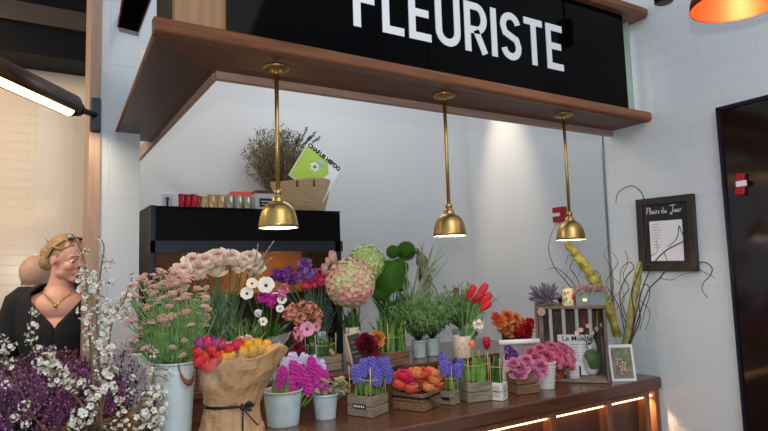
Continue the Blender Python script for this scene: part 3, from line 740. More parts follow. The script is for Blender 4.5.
# blue hyacinth crate (left)
t = crate_pot('hyacinth_crate', 'grey wooden crate of blue hyacinths with a dark label, nearest the small bucket', 'potted plant', 372, 418.5, .105, .105, .072, crate_grey)
sticks(t, .045, .045, .06, .11, .125)
lc = t.location
for px, py in ((356, 374), (363, 368), (372, 366), (381, 367), (388, 374), (377, 377), (367, 378), (385, 366), (360, 381)):
    w = PY(px, py, lc.y + R.uniform(-.03, .03)); s = m_per_px(w); puthead(t, w, head('hyacinth', bluev, 3), (7.5 * s, 7.5 * s, 6.6 * s), (R.uniform(-.5, .3), R.uniform(-.3, .2), 1), stem=green_l, sr=.004)
blades(t, 14, (0, 0, .065), .09, (.035, .035), .3, .014, green_l)
m_ = MB(); m_.box((-.0545, 0, .036), (.002, .055, .016)); part('name_label', m_, black_ink, t)
m_ = MB(); 
for k in range(6): m_.box((-.056, -.02 + k * .008, .036), (.001, .004, .008))
part('label_marks', m_, chalk, t)
# pink ranunculus crate
t = crate_pot('ranunculus_crate', 'low grey crate packed with coral and orange ranunculus, tied with black ribbon', 'potted plant', 424, 412.5, .115, .13, .062, crate_brown)
lc = t.location
for i, (px, py) in enumerate(((399, 384), (407, 379), (413, 386), (421, 381), (428, 387), (434, 380), (440, 384), (404, 375), (415, 373), (424, 373), (433, 373), (438, 376), (410, 388), (420, 389), (436, 389), (398, 378))):
    w = PY(px, py, lc.y + R.uniform(-.045, .02)); s = m_per_px(w); puthead(t, w, head('rose', [coral, hotpink, orangep][(i * 7) % 3 if px < 425 else (0, 2, 2)[i % 3]], i % 2), 6.6 * s, (R.uniform(-.3, .3), -.35, 1), stem=green, sr=.002)
blades(t, 18, (0, 0, .055), .045, (.05, .04), .6, .012, green_d)
rbx = MB(); zz = .046; W2, D2 = .0595, .067
def flatloop(mb, w, d, z, hh): 
    for (x0, y0, x1, y1) in ((-w, -d, w, -d), (w, -d, w, d), (w, d, -w, d), (-w, d, -w, -d)):
        mb.box(((x0 + x1) / 2, (y0 + y1) / 2, z), (abs(x1 - x0) + .002, abs(y1 - y0) + .002, hh))
flatloop(rbx, W2, D2, zz, .006); rbx.tube([(-.03, -D2 - .004, zz), (-.015, -D2 - .014, zz - .03), (-.02, -D2 - .012, .004)], .002, 6); rbx.tube([(-.03, -D2 - .004, zz), (0, -D2 - .012, zz - .022), (.012, -D2 - .014, .006)], .002, 6); rbx.ball((-.03, -D2 - .004, zz), .006)
part('ribbon', rbx, black_ribbon, t)
# blue hyacinth small crate
t = crate_pot('hyacinth_crate', 'narrow grey crate of three blue hyacinths between coral ranunculus and red tulip', 'potted plant', 454, 405.5, .05, .065, .05, crate_grey)
lc = t.location; sticks(t, .022, .026, .04, .1, .095)
for px, py in ((443, 361), (449, 368), (457, 371), (444, 367), (460, 366)):
    w = PY(px, py, lc.y + R.uniform(-.02, .02)); s = m_per_px(w); puthead(t, w, head('hyacinth', bluev, 3), (6.2 * s, 6.2 * s, 5.6 * s), (R.uniform(-.4, .2), 0, 1), stem=green_l, sr=.003)
blades(t, 8, (0, 0, .04), .075, (.018, .022), .25, .012, green_l)
m_ = MB(); m_.box((-.027, 0, .022), (.002, .03, .011)); part('name_label', m_, black_ink, t)
# grey crate with tulips
t = crate_pot('tulip_crate', 'plain grey crate of green tulip leaves with one dark red tulip', 'potted plant', 493, 400.5, .105, .085, .075, crate_grey, rad(-12))
lc = t.location; sticks(t, .042, .034, .06, .12, .135)
blades(t, 22, (0, 0, .07), .115, (.042, .03), .28, .02, green_l)
for px, py, mm in ((486.5, 343, tint('deep_red', (170, 22, 46), (196, 44, 66))), (472, 344, orangep)):
    w = PY(px, py, lc.y); s = m_per_px(w); puthead(t, w, head('tulip', mm), 6.2 * s if px > 480 else 4.2 * s, (0, 0, 1), stem=green_l, sr=.003)
# white box with label
t = crate_pot('tulip_box', 'small white box with printed lettering holding tulip leaves and sticks', 'potted plant', 503, 401.5, .05, .055, .068, white_ceramic, CR)
lc = t.location; sticks(t, .022, .02, .05, .11, .125); blades(t, 12, (0, 0, .06), .125, (.016, .014), .2, .02, green)
m_ = MB()
for k in range(6): m_.box((-.0255, 0, .018 + k * .007), (.0006, .026 if k % 2 else .034, .002)); m_.box((0, -.028, .018 + k * .007), (.03, .0005, .002))
part('printed_marks', m_, mat('red_grey_ink', (150, 96, 96), .6, var=0), t)
# brown crate with pink roses
t = crate_pot('rose_crate', 'brown wooden crate with pale pink open roses left of the white rose pot', 'potted plant', 540, 393, .1, .09, .078, crate_brown, rad(-14))
lc = t.location
for i, (px, py, r_) in enumerate(((519, 370, 8), (532, 375, 8.5), (541, 367, 7), (526, 361, 6), (513, 364, 5.5))):
    w = PY(px, py, lc.y - .03); s = m_per_px(w); puthead(t, w, head('rose', palepink, i % 2), r_ * s * .92, (-.4, -.8, .8), stem=green, sr=.002)
for px, py in ((508, 357), (509, 349), (514, 354)):
    w = PY(px, py, lc.y + .02); puthead(t, w, head('cluster', purple, 1), .018, (0, -.5, 1), stem=green, sr=.002, label='dark purple flower')
blades(t, 14, (0, 0, .065), .05, (.045, .035), .6, .014, green_d)
# white pot of pink roses
c = PZ(551.5, 389, CZ); c.y += .03; s = m_per_px(c)
t = bucket('rose_pot', 'white ribbed pot full of rose pink roses at the right of the counter', 'potted plant', (c.x, c.y, CZ), 11 * s, 8.6 * s, 26 * s, white_ceramic)
for i, (px, py, r_) in enumerate(((535, 361, 7), (546, 358, 8), (557, 353, 6.5), (563, 361, 8), (570, 358, 6), (540, 350, 6), (551, 347, 6), (562, 347, 6), (531, 353, 5), (554, 362, 6.5), (569, 351, 5), (547, 366, 5.5), (571, 365, 4.5))):
    w = PY(px, py, c.y - .03 + .004 * (370 - py)); puthead(t, w, head('rose', pinkp, i % 2), r_ * s * .95, ((px - 551) * .03 - .3, -.8, .7 + (360 - py) * .05), stem=green, sr=.002)
for zq in (.3, .8): m_ = MB(); m_.tube([((8.8 + 2.4 * zq) * s * math.cos(a), (8.8 + 2.4 * zq) * s * math.sin(a), 26 * s * zq) for a in [2 * PI * k / 28 for k in range(29)]], .0015, 5); part('rib', m_, white_ceramic, t)

# orange glass ball, patterned carton, dark candle glass
c = PZ(566, 383, CZ); c.y += .03; s = m_per_px(c)
m_ = MB(); m_.lathe([(.001, .002), (.016, .001), (.03, .012), (.0355, .03), (.032, .048), (.02, .058), (.008, .058), (.001, .054)], 24)
single('glass_pumpkin', m_, mat('amber_orange_glaze', (190, 84, 44), .25, var=.25, scale=8), 'small round orange pumpkin shaped ornament behind the white rose pot', 'ornament', (c.x, c.y + .02, CZ))
c = PZ(577, 381.5, CZ); c.y += .02; s = m_per_px(c)
t = thing('paper_carton', 'little white peaked carton with a dark check pattern beside the orange ornament', 'carton', (c.x, c.y, CZ), rad(-25))
m_ = MB(); w_ = 4.7 * s; h1 = 17 * s; h2 = 24 * s
m_.add([(-w_, -w_, 0), (w_, -w_, 0), (w_, w_, 0), (-w_, w_, 0), (-w_, -w_, h1), (w_, -w_, h1), (w_, w_, h1), (-w_, w_, h1), (-w_, 0, h2), (w_, 0, h2)], [(3, 2, 1, 0), (0, 1, 5, 4), (2, 3, 7, 6), (1, 2, 6, 9, 5), (3, 0, 4, 8, 7), (4, 5, 9, 8), (6, 7, 8, 9)], 0, False)
part('carton_body', m_, paper_w, t)
m_ = MB()
for r_ in range(5):
    m_.box((0, -w_ - .0003, h1 * (.12 + r_ * .19)), (w_ * 1.9, .0006, .0012))
for k in range(4): m_.box((-w_ * .7 + k * w_ * .47, -w_ - .0003, h1 * .5), (.001, .0006, h1 * .85))
part('check_pattern', m_, mat('grey_ink2', (120, 120, 124), .6, var=0), t)
c = PZ(584, 381, CZ); c.y += .035; s = m_per_px(c)
m_ = MB(); m_.lathe([(.001, 0), (.015, 0), (.017, .01), (.017, .058), (.015, .06), (.014, .05), (.001, .048)], 20)
single('candle_glass', m_, mat('dark_glass', (26, 20, 30), .15, var=0), 'small dark candle glass between the check carton and the white orchid vase', 'candle holder', (c.x, c.y, CZ))

# upright crate display stand
c_ = PZ(574, 383, CZ); az_ = math.atan2(c_.x, c_.y); u_ = Vector((math.cos(az_), -math.sin(az_), 0)); hw_ = 34.5 * m_per_px(c_); a0 = c_ - u_ * hw_; a1 = c_ + u_ * hw_ 
dx = (a1 - a0); wS = dx.length; rzS = math.atan2(dx.y, dx.x); dS = .22
nS = Vector((-dx.y, dx.x, 0)).normalized(); cS = (a0 + a1) / 2 + nS * dS / 2
t = thing('display_crate', 'upright open wooden crate used as a shelf at the end of the counter', 'crate', (cS.x, cS.y, CZ), rzS)
sS = m_per_px(a0); hS = 76 * m_per_px((a0 + a1) / 2)
for sx in (-1, 1):
    m_ = MB(); m_.bbox((sx * (wS / 2 - .006), 0, hS / 2), (.012, dS, hS), .002); part('side_board', m_, crate_stand_w, t)
for sx in (-1, 1):
    m_ = MB(); m_.bbox((sx * (wS / 2 - .024), -dS / 2 + .006, hS / 2), (.02, .012, hS - .03), .002); part('corner_post', m_, crate_stand_w, t) if sx < 0 else None
m_ = MB(); m_.bbox((0, 0, hS - .006), (wS, dS + .006, .012), .002); part('top_board', m_, crate_stand_w, t)
m_ = MB(); m_.bbox((0, -.0, .008), (wS - .024, dS - .004, .014), .002); part('bottom_board', m_, crate_grey, t)
for k in range(5):
    m_ = MB(); m_.bbox((-wS / 2 + .03 + k * (wS - .06) / 4, dS / 2 - .006, hS / 2), ((wS - .06) / 5.4, .008, hS - .03), .001); part('back_slat', m_, crate_stand_w, t)
m_ = MB(); m_.tube([(-wS / 2 + .03, -dS / 2 - .003, hS - .022), (-wS / 2 + .03, -dS / 2 - .014, hS - .022)], .018, 20, smooth=False); part('wooden_disc', m_, pale_wood, t)
topz = CZ + hS
def onstand(lx, ly, z=0): return Matrix.Rotation(rzS, 3, 'Z') @ Vector((lx, ly, 0)) + Vector((cS.x, cS.y, z))
def unit_x(px):   # local x on the stand's front top edge for an image column
    best = min(range(201), key=lambda i: abs(projx(onstand(-wS / 2 + wS * i / 200, -dS / 2 + .05, topz)) - px)); return -wS / 2 + wS * best / 200
def projx(p): v = ROT.transposed() @ (Vector(p) - CAM); return CX + F * v.x / -v.z
# newspaper board inside the crate
c = onstand(.012, -.0, CZ + .016); t = thing('newspaper_sign', 'white folded newspaper sheet with a Le Monde heading standing in the display crate', 'newspaper', tuple(c), rzS); t.rotation_euler[0] = rad(-8)
m_ = MB(); m_.box((0, 0, .088), (.145, .004, .176)); part('sheet', m_, paper_w, t)
text('Le Monde', .032, black_ink, t, (.012, -.0035, .158), (PI / 2, 0, 0), 'heading', bold=.0003)
m_ = MB()
for k in range(7):
    for cc in range(3): m_.box((-.045 + cc * .045, -.0026,   .132 - k * .012), (.036 if (k + cc) % 3 else .028, .0008, .002))
part('printed_lines', m_, mat('grey_ink3', (110, 112, 118), .6, var=0), t)
# white vase with orchid
c = PZ(592.5, 379.5, CZ); c = c + nS * .03; s = m_per_px(c)
vz = CZ + .0155
t = thing('orchid_vase', 'white scooped oval vase holding a green orchid leaf, in the display crate', 'vase', (c.x, c.y, vz), rad(-38)); t.scale = (1.25, 1.25, 1.5)
def scoop(a, r, z, k):
    back = .5 - .5 * math.cos(a - PI / 2 - PI)  # high at rear
    if k >= 6: return r, z + (.020 * (math.sin(a) > -.2) * (math.sin(a) + .2) * 1.6)
    return r, z
m_ = MB(); m_.lathe([(.001, 0), (.016, 0), (.024, .012), (.027, .03), (.027, .045), (.025, .06), (.021, .078), (.018, .077), (.023, .05), (.02, .02), (.001, .014)], 28, fn=scoop); part('body', m_, white_ceramic, t)
t = thing('orchid_plant', 'miniature orchid with pale pink flowers and two red and gold stakes, in the white vase', 'plant', (c.x, c.y, vz + .018), rad(-38))
for (lx, lz, an, L) in ((.004, .012, .15, .09), (-.008, .05, .4, .05)):
    mb = MB(); frm = Matrix.Rotation(an, 3, 'Y'); mb.petal((lx, -.036, lz), -PI / 2, L, .058, rad(75), rad(110), .15, nu=6, tip=.15, frame=None); part('leaf', mb, green, t)
for px, py, pt, m1 in ((584, 318, 304, redp), (597, 320, 309, yellowp)):
    w = tl(t, PY(px, py + 12, c.y)); tp = tl(t, PY(px, pt + 14, c.y)); tp2 = tl(t, PY(px, pt, c.y))
    mb = MB(); mb.tube([(0, 0, 0), (w.x * .6, w.y, w.z * .5), w], .002, 6); part('stem', mb, bark, t)
    mb = MB(); mb.tube([w, tp, tp2], [.0035, .0035, .0015], 8); part('stake', mb, m1, t)
for px, py in ((581, 330), (588, 326), (597, 329), (604, 332), (592, 333), (577, 333), (602, 325)):
    w = PY(px, py, c.y - .01); puthead(t, w, head('anemone', blush, 5, wine), .0105, (R.uniform(-.6, .2), -.9, .2), stem=bark, sr=.001, foot=tl(t, PY(589, 345, c.y)))
# postcard
P_ = PZ(624.5, 381.5, CZ); sC = m_per_px(P_)
t = thing('floral_card', 'white bordered card with a red and white flower picture leaning at the counter end', 'card', (P_.x, P_.y, CZ), rad(-32)); t.rotation_euler[0] = rad(-10)
w_, h_ = 24.5 * sC, 36 * sC
m_ = MB(); m_.box((0, 0, h_ / 2 + .001), (w_, .003, h_)); part('card_stock', m_, paper_w, t)
m_ = MB(); m_.box((0, -.002, h_ / 2), (w_ * .82, .001, h_ * .84)); part('picture_ground', m_, mat('picture_ground', (150, 150, 136), .6, rgb2=(96, 104, 70), scale=35), t)
m_ = MB(); rr_ = random.Random(3)
for (ex, ez, er) in ((-.012, .085, .017), (.004, .072, .012), (-.006, .05, .018), (.01, .045, .012)):
    for k in range(26): q = rr_.uniform(0, 6.28); d_ = er * math.sqrt(rr_.random()); m_.ball((ex + d_ * math.cos(q), -.0028, ez + d_ * math.sin(q)), .0026, rr_.choice((0, 0, 1)), 6, 4, sc=(1, .3, 1))
for k in range(20): m_.ball((rr_.uniform(0, .03), -.0028, rr_.uniform(.085, .11)), .0035, 2, 6, 4, sc=(1, .3, 1))
part('printed_flowers', m_, [tint('print_red', (186, 66, 76), (200, 84, 92)), whitep, green_l], t)
# on top of the crate: lavender bunch, tin, zinc planter
lx = unit_x(546); c = onstand(lx, -dS / 2 + .06, topz + .03)
t = thing('lavender_bunch', 'loose bunch of dried grey purple lavender lying on the display crate', 'dried flowers', (c.x, c.y, topz + .002))
axm = RIGHT
for i in range(95):
    e = c + axm * R.uniform(-.056, .04) + Vector((0, 0, R.uniform(-.02, .05))) + TOCAM * R.uniform(-.03, .05); d = (e - (c + axm * .012)).normalized() + Vector((0, 0, .25))
    p = tl(t, e); q = toq(d); link('flower_spike', head('spike', lav, i % 2, green_g), t, p, q, .016 * R.uniform(1.2, 1.9))
mb = MB()
for i in range(30): mb.tube([tl(t, c + axm * .03), tl(t, c + axm * R.uniform(-.03, .03) + TOCAM * R.uniform(-.03, .04) + Vector((0, 0, R.uniform(-.015, .04))))], .0009, 4)
mb.tube([tl(t, c + axm * .0) - Vector((0, 0, .028)), tl(t, c + axm * .04) - Vector((0, 0, .024))], .004, 6)
part('stalks', mb, green_g, t)
lx = unit_x(568.5); c = onstand(lx, -dS / 2 + .035, topz); s = m_per_px(c)
t = thing('printed_tin', 'small cream tin with green leaf and red tomato print on the display crate', 'tin can', (c.x, c.y, topz + .001), rad(-40))
r_ = 5.9 * s; h_ = 17.5 * s
m_ = MB(); m_.lathe([(r_ * .97, 0), (r_, .002), (r_, h_ - .002), (r_ * .97, h_), (r_ * .9, h_), (r_ * .9, .01), (.001, .01)], 28); part('body', m_, mat('cream_print', (226, 214, 170), .4, var=.05), t)
m_ = MB()
for q, z_, rr_2, mi in ((-.9, .5, .4, 0), (-.55, .45, .34, 0), (-2.2, .7, .24, 1), (-2.0, .4, .2, 1), (-1.7, .75, .2, 1), (-2.3, .3, .18, 1), (-1.45, .2, .16, 1)):
    m_.ball((r_ * math.cos(q), r_ * math.sin(q), h_ * z_), r_ * rr_2 * 1.2, mi, 10, 6, sc=(.25, .25, 1) if False else (.5, .5, 1))
part('printed_fruit', m_, [redp, green], t)
m_ = MB(); m_.lathe([(r_ * .99, h_ - .001), (r_ * 1.04, h_), (r_ * .99, h_ + .002)], 28, cap=False); part('rim', m_, brass, t)
xa = unit_x(575); xb = wS / 2 - .004; c = onstand((xa + xb) / 2 + .006, -dS / 2 + .045, topz)
t = thing('zinc_planter', 'long zinc planter of greyish pink heather with a painted glint, on the display crate', 'potted plant', (c.x, c.y, topz + .001), rzS)
w_ = xb - xa; s = m_per_px(c)
m_ = MB(); hh = 13 * s
def trough(mb, w, d, h, th=.003):
    mb.box((0, -d / 2, h / 2), (w, th, h)); mb.box((0, d / 2, h / 2), (w, th, h)); mb.box((-w / 2, 0, h / 2), (th, d, h)); mb.box((w / 2, 0, h / 2), (th, d, h)); mb.box((0, 0, .002), (w, d, .003))
trough(m_, w_, .07, hh); part('trough', m_, mat('dull_zinc', (112, 124, 128), .5, .4, var=.15), t)
m_ = MB(); m_.box((0, 0, hh * .5), (w_ - .006, .064, hh * .9)); part('soil', m_, soil, t)
for i in range(90): link('flower_spike', head('spike', greyheath, i % 3, green_d), t, (R.uniform(-w_ / 2, w_ / 2) * 1.02, R.uniform(-.04, .035), hh + R.uniform(.004, .02)), toq((R.uniform(-.7, .7), R.uniform(-.8, .5), 1)), .019)
c2 = tl(t, PY(586, 298, c.y - .05)); 
m_ = MB(); m_.lathe([(.001, 0), (.008, 0), (.008, .01), (.007, .01), (.001, .008)], 16); 
q_ = part('painted_glint', m_, mat('glint_glow', (255, 230, 160), .4, var=0, emit=(255, 210, 130), estr=1.5), t, (-w_ * .2, -.041, hh * .35))  # small glowing disc stands in for a shining spot on the zinc
# clump of dark green moss behind the tin
c = onstand(unit_x(560), .03, topz + .002); t = thing('dried_greenery', 'tuft of thin green and brown dried stems behind the printed tin', 'plant', tuple(c))
for i in range(40):
    d = Vector((R.uniform(-.7, .7), R.uniform(-.5, .5), 1)).normalized(); mb = MB(); L = R.uniform(.03, .07); mb.tube([(0, 0, 0), d * L * .5, d * L + Vector((R.uniform(-.01, .01), 0, 0))], [.0014, .0012, .0005], 4); part('stem', mb, green_d if i % 2 else bark, t)

# ---- branches at the right, glass vase
gv = PZ(628, 378, CZ); gv.y += .06; sV = m_per_px(gv)
t = thing('glass_vase', 'tall clear glass cylinder vase behind the floral card', 'vase', (gv.x, gv.y, CZ))
m_ = MB(); r_ = 13 * sV; h_ = 40 * sV; m_.lathe([(r_ * .95, 0), (r_, .004), (r_, h_), (r_ - .003, h_), (r_ - .003, .012), (.001, .012)], 32); part('body', m_, mat('vase_glass', (236, 242, 240), .05, var=0, alpha=.28), t)
foot = Vector((gv.x, gv.y, CZ + .014))
def pxpath(pts, y0, y1=None):
    n = len(pts); return [PY(p[0], p[1], y0 + ((y1 if y1 is not None else y0) - y0) * i / max(1, n - 1)) for i, p in enumerate(pts)]
def smooth(pts, k=4):
    out = []; n = len(pts)
    for i in range(n - 1):
        p0, p1, p2, p3 = pts[max(0, i - 1)], pts[i], pts[i + 1], pts[min(n - 1, i + 2)]
        for j in range(k):
            u = j / k; out.append(.5 * ((2 * p1) + (p2 - p0) * u + (2 * p0 - 5 * p1 + 4 * p2 - p3) * u * u + (3 * p1 - p0 - 3 * p2 + p3) * u ** 3))
    return out + [pts[-1]]
def branch(name, label, cat, main, radii, m, twigs=(), group=None, rough=0):
    """main path in world; twigs: list of (path, radius)"""
    o = main[0]; t = thing(name, label, cat, tuple(o), group=group)
    pts = smooth([p - o for p in main]); n = len(pts); rs = []
    for i in range(n):
        u = i / (n - 1) * (len(radii) - 1); k = min(int(u), len(radii) - 2); rs.append((radii[k] + (radii[k + 1] - radii[k]) * (u - k)) * (1 + R.uniform(-rough, rough)))
    mb = MB(); mb.tube(pts, rs, 10); part('stem', mb, m, t)
    for tp, rr in twigs:
        q = smooth([p - o for p in tp]); mb = MB(); k = len(q); mb.tube(q, [rr * (1 - .6 * i / k) for i in range(k)], 5); part('twig', mb, bark, t)
    return t
by = gv.y
br1 = branch('lichen_branch', 'thick yellow lichen covered branch leaning left from the glass vase to the rightmost pendant', 'branch',
       [foot] + pxpath([(622, 352), (614, 325), (606, 300), (594, 280), (582, 262), (566, 242)], by, by + .05), [.012, .017, .019, .021, .023, .022, .014], lichen, rough=.16,
       twigs=[(pxpath([(607, 300), (613, 290), (612, 270), (604, 255), (608, 245)], by), .0016), (pxpath([(612, 312), (624, 300), (620, 285), (612, 277)], by), .0016)])
branch('lichen_branch', 'slimmer grey green lichen branch leaning right out of the glass vase', 'branch',
       [foot + Vector((.01, 0, 0))] + [PX(x_, y_, 2.27 + .02 * i_) for i_, (x_, y_) in enumerate([(626, 352), (629, 330), (633, 302), (637, 282), (640, 262)])], [.013, .019, .020, .019, .017, .012], mat('grey_lichen', (128, 126, 78), .9, rgb2=(180, 176, 108), scale=50, bump=.8, bscale=90), rough=.16)
def xpath(pts, x0=2.29, x1=2.375): n = len(pts); return [PX(p[0], p[1], x0 + (x1 - x0) * i / max(1, n - 1)) for i, p in enumerate(pts)]
mk = lambda pts: [foot + Vector((.012, 0, .01)), PX(628, 348, 2.26)] + xpath(pts)
G = 'corkscrew twigs fanning over the menu frame'
def twig(label, pts, tw=(), r_=.0028, g=G): return branch('twisted_twig', label, 'twig', mk(pts), [r_, r_ * .9, r_ * .5], bark, [(xpath(p, 2.345, 2.38), r_ * .6) for p in tw])
twig('curly dark twig hooking over the top left corner of the menu frame', [(634, 318), (632, 292), (640, 268), (645, 245), (646, 222), (645, 203), (641, 192), (633, 186), (624, 188), (617, 195), (616, 203)], [[(640, 268), (648, 258), (657, 252), (656, 240)]])
twig('dark twig rising in a sharp zigzag across the menu sheet', [(636, 315), (642, 290), (652, 266), (664, 252), (676, 245), (684, 240), (681, 231), (679, 226), (677, 238), (668, 247)], [[(664, 252), (668, 262), (676, 266)]])
twig('dark twig running along the bottom of the menu frame and drooping past its corner', [(637, 322), (648, 291), (660, 278), (668, 268), (680, 262), (692, 265), (704, 262), (712, 268), (710, 276), (704, 282), (702, 290), (708, 298)], [[(692, 265), (700, 270), (712, 276), (715, 279)], [(660, 278), (672, 280), (684, 274), (700, 272)]])
twig('looping twig curling left of the menu frame above the vase', [(628, 330), (622, 312), (620, 292), (627, 276), (634, 268), (629, 262), (621, 270), (620, 284)], [[(620, 292), (613, 300), (616, 318)]])
twig('curly twig hanging low right of the glass vase', [(634, 335), (640, 320), (639, 300), (645, 284), (650, 292), (645, 310), (640, 330)], [[(639, 300), (650, 312), (645, 330)]])
# dark coiled dried vine behind the planter
c = onstand(unit_x(600), .06, topz)
t = thing('dried_vine', 'tangled dark brown dried vine rising behind the zinc planter', 'plant', tuple(c))
for i in range(26):
    r_ = R.uniform(.01, .03); h_ = R.uniform(.05, .16); ph = R.uniform(0, 6); pts = [Vector((r_ * math.cos(ph + k * .9) * (1 - k / 14), r_ * math.sin(ph + k * .9) * .6, h_ * k / 10)) + RIGHT * R.uniform(-.012, .012) for k in range(11)]
    mb = MB(); mb.tube(smooth(pts, 2), .0013, 4); part('stem', mb, mat('vine_brown', (84, 58, 40), .8, var=.3), t)
for k, (lab, pts) in enumerate((('pale corkscrew twig circling left of the display crate top right corner', [(626, 340), (620, 310), (613, 296), (606, 284), (612, 272), (618, 262), (612, 252)]), ('thin corkscrew twig standing straight between the two lichen branches', [(627, 340), (626, 318), (622, 300), (629, 288), (623, 276), (628, 262), (625, 250)]))):
    twig(lab, pts, r_=.0024, g=None)
# left dark twigs
c0 = onstand(unit_x(575), .04, topz)
for lab, pts in (('long thin dark twig arching up to the red wall plate', [(574, 293), (565, 280), (555, 268), (549, 252), (550, 238), (556, 224)]), ('short dark twig with curled end left of the thick lichen branch', [(576, 292), (572, 282), (560, 270), (553, 268), (546, 270)]), ('dark twig with small curls just under the rightmost pendant', [(580, 292), (577, 278), (570, 268), (574, 258), (568, 256), (566, 266)])):
    p = pxpath(pts, c0.y, c0.y + .03); branch('twisted_twig', lab, 'twig', [c0 + Vector((0, 0, .001))] + p, [.0022, .002, .0009], bark, [([p[1], p[1] + Vector((.02, 0, .03)), p[1] + Vector((.01, 0, .06))], .001)])

# ================= items on the display step =================
def vase(name, label, x, y, z, r_, h_, m, cat='vase', wob=0):
    mb = MB(); mb.lathe([(r_ * .75, 0), (r_ * .8, .003), (r_, h_ * .5), (r_ * .92, h_ * .85), (r_, h_), (r_ - .004, h_), (r_ * .86, h_ * .8), (r_ * .85, h_ * .3), (.001, .01)], 24)
    return single(name, mb, m, label, cat, (x, y, z))
# chalk board
c = PZ(352, 367, TZ); c.y = 2.135; s = m_per_px(c)
t = thing('chalkboard_sign', 'tiny slate chalkboard easel with pale wood frame behind the blue hyacinth crate', 'sign', (c.x, c.y, TZ), rad(-30)); t.rotation_euler = (rad(-12), rad(-13), rad(-30))
w_, h_ = 15 * s, 37 * s; zb_ = .004
m_ = MB(); m_.box((0, .002, h_ / 2 + zb_), (w_ * .8, .003, h_ * .9)); part('slate', m_, slate, t)
m_ = MB()
for sx in (-1, 1): m_.bbox((sx * w_ / 2, 0, h_ / 2 + zb_), (.006, .008, h_), .001)
for sz in (.08, .95): m_.bbox((0, 0, h_ * sz + zb_), (w_, .007, .006), .001)
part('frame', m_, bamboo, t)
m_ = MB(); m_.tube([(-w_ / 2 - .002, .01, h_ * .95), (-w_ / 2 - .01, .05, .014)], .003, 6); m_.tube([(w_ / 2, .01, h_ * .95), (w_ / 2 + .004, .05, .014)], .003, 6); part('easel_leg', m_, bamboo, t)
m_ = MB(); R2 = random.Random(5)
for k, L in enumerate((.5, .35, .6, .42)): ribbon_xz(m_, [(-w_ * L / 2 + w_ * L * j / 8, h_ * (.72 - .13 * k) + R2.uniform(-.002, .002) + zb_) for j in range(9)], .0012, -.0005)
part('chalk_writing', m_, chalk, t)
# mossy crate with sticks and orchid flowers
def tier_crate(label, px, py, w, d, h, m, rz=rad(10)):
    c = PZ(px, py, TZ); t = thing('planted_crate', label, 'potted plant', (c.x, c.y + d / 2, TZ), rz); crate(t, w, d, h, m); return t
t = tier_crate('mossy wooden crate with pink and wine red orchids, left of the chalkboard', 326, 372, .145, .09, .062, crate_grey)
sticks(t, .05, .035, .05, .1, .105)
for px, py, r_, mm, kk, yy in ((307, 329, 8, palepink, 'anemone', -.03), (297, 331, 6, tint('rosy', (206, 120, 140), (222, 150, 165)), 'cluster', -.02), (316, 327, 5, tint('rosy', (206, 120, 140), (222, 150, 165)), 'anemone', -.02), (297, 342, 6, wine, 'cluster', -.05), (301, 350, 5.5, wine, 'cluster', -.05), (294, 352, 5, wine, 'cluster', -.05), (299, 337, 5, tint('rosy', (206, 120, 140), (222, 150, 165)), 'anemone', -.05)):
    w = PY(px, py, t.location.y + yy); s = m_per_px(w); puthead(t, w, head(kk, mm, 4), r_ * s, (-.5, -.8, .1), stem=green, sr=.0018)
blades(t, 24, (0, 0, .05), .11, (.06, .035), .5, .014, green)
mb = MB(); mb.ball((0, 0, .004), .009, 0, 10, 6, sc=(1, .3, 1)); mb.ball((.01, 0, -.006), .01, 0, 10, 6, sc=(1, .3, .9)); part('heart_ornament', mb, straw, t, tl(t, PY(331, 352, t.location.y - .05)))
# dusty salmon flowers behind it
c = PZ(300, 362, TZ); vase('ceramic_vase', 'pale blue ceramic vase behind the wine red orchids', c.x, 2.3, TZ, .035, .1, blue_ceramic)
hs = [(PY(px, py, 2.3), head('cluster', tanflower, 2), r_ * m_per_px(PY(px, py, 2.3)), None) for px, py, r_ in ((290, 314, 8), (304, 310, 9.5), (315, 315, 8), (300, 319, 8), (311, 308, 7), (295, 309, 7), (317, 322, 6))]
bouquet('salmon_hydrangea_bunch', 'faded salmon hydrangea heads in front of the grey green stems', 'flowers', (c.x, 2.3, TZ + .02), hs)
# ranunculus wine and orange
t = tier_crate('little mossy crate with one wine red and one orange ranunculus, right of the chalkboard', 372, 369, .07, .06, .045, crate_brown)
for px, py, r_, mm in ((366.5, 344, 8.5, wine), (377, 338.5, 6.5, orangep), (371, 351, 6, wine)):
    w = PY(px, py, t.location.y - .02); s = m_per_px(w); puthead(t, w, head('rose', mm, 1), r_ * s * .95, (-.4, -.9, .4), stem=green, sr=.002)
blades(t, 12, (0, 0, .04), .09, (.028, .022), .5, .012, green)
# brown crate of green shoots
t = tier_crate('brown wooden crate of upright green shoots with sticks and raffia, centre of the display step', 397, 366.5, .135, .1, .062, crate_brown, rad(16))
sticks(t, .055, .04, .05, .13, .12); blades(t, 60, (0, 0, .055), .15, (.055, .04), .25, .014, green_l, seed=4); blades(t, 35, (0, 0, .055), .21, (.055, .04), .5, .014, green, seed=9)
# brown bottle
c = PZ(368, 362, TZ); c.y += .12; s = m_per_px(c)
m_ = MB(); m_.lathe([(.001, 0), (.026, 0), (.028, .01), (.028, .12), (.02, .15), (.012, .165), (.011, .215), (.014, .22), (.012, .23), (.001, .23)], 24)
t = thing('brown_bottle', 'dark brown glass bottle standing behind the wine red ranunculus', 'bottle', (c.x, c.y, TZ)); part('body', m_, mat('amber_glass_dark', (70, 34, 22), .12, var=.1), t)
m_ = MB(); m_.lathe([(.0285, .04), (.0288, .042), (.0288, .09), (.0285, .092)], 24, cap=False); part('paper_label', m_, mat('grey_label', (150, 150, 156), .6, var=.2), t)
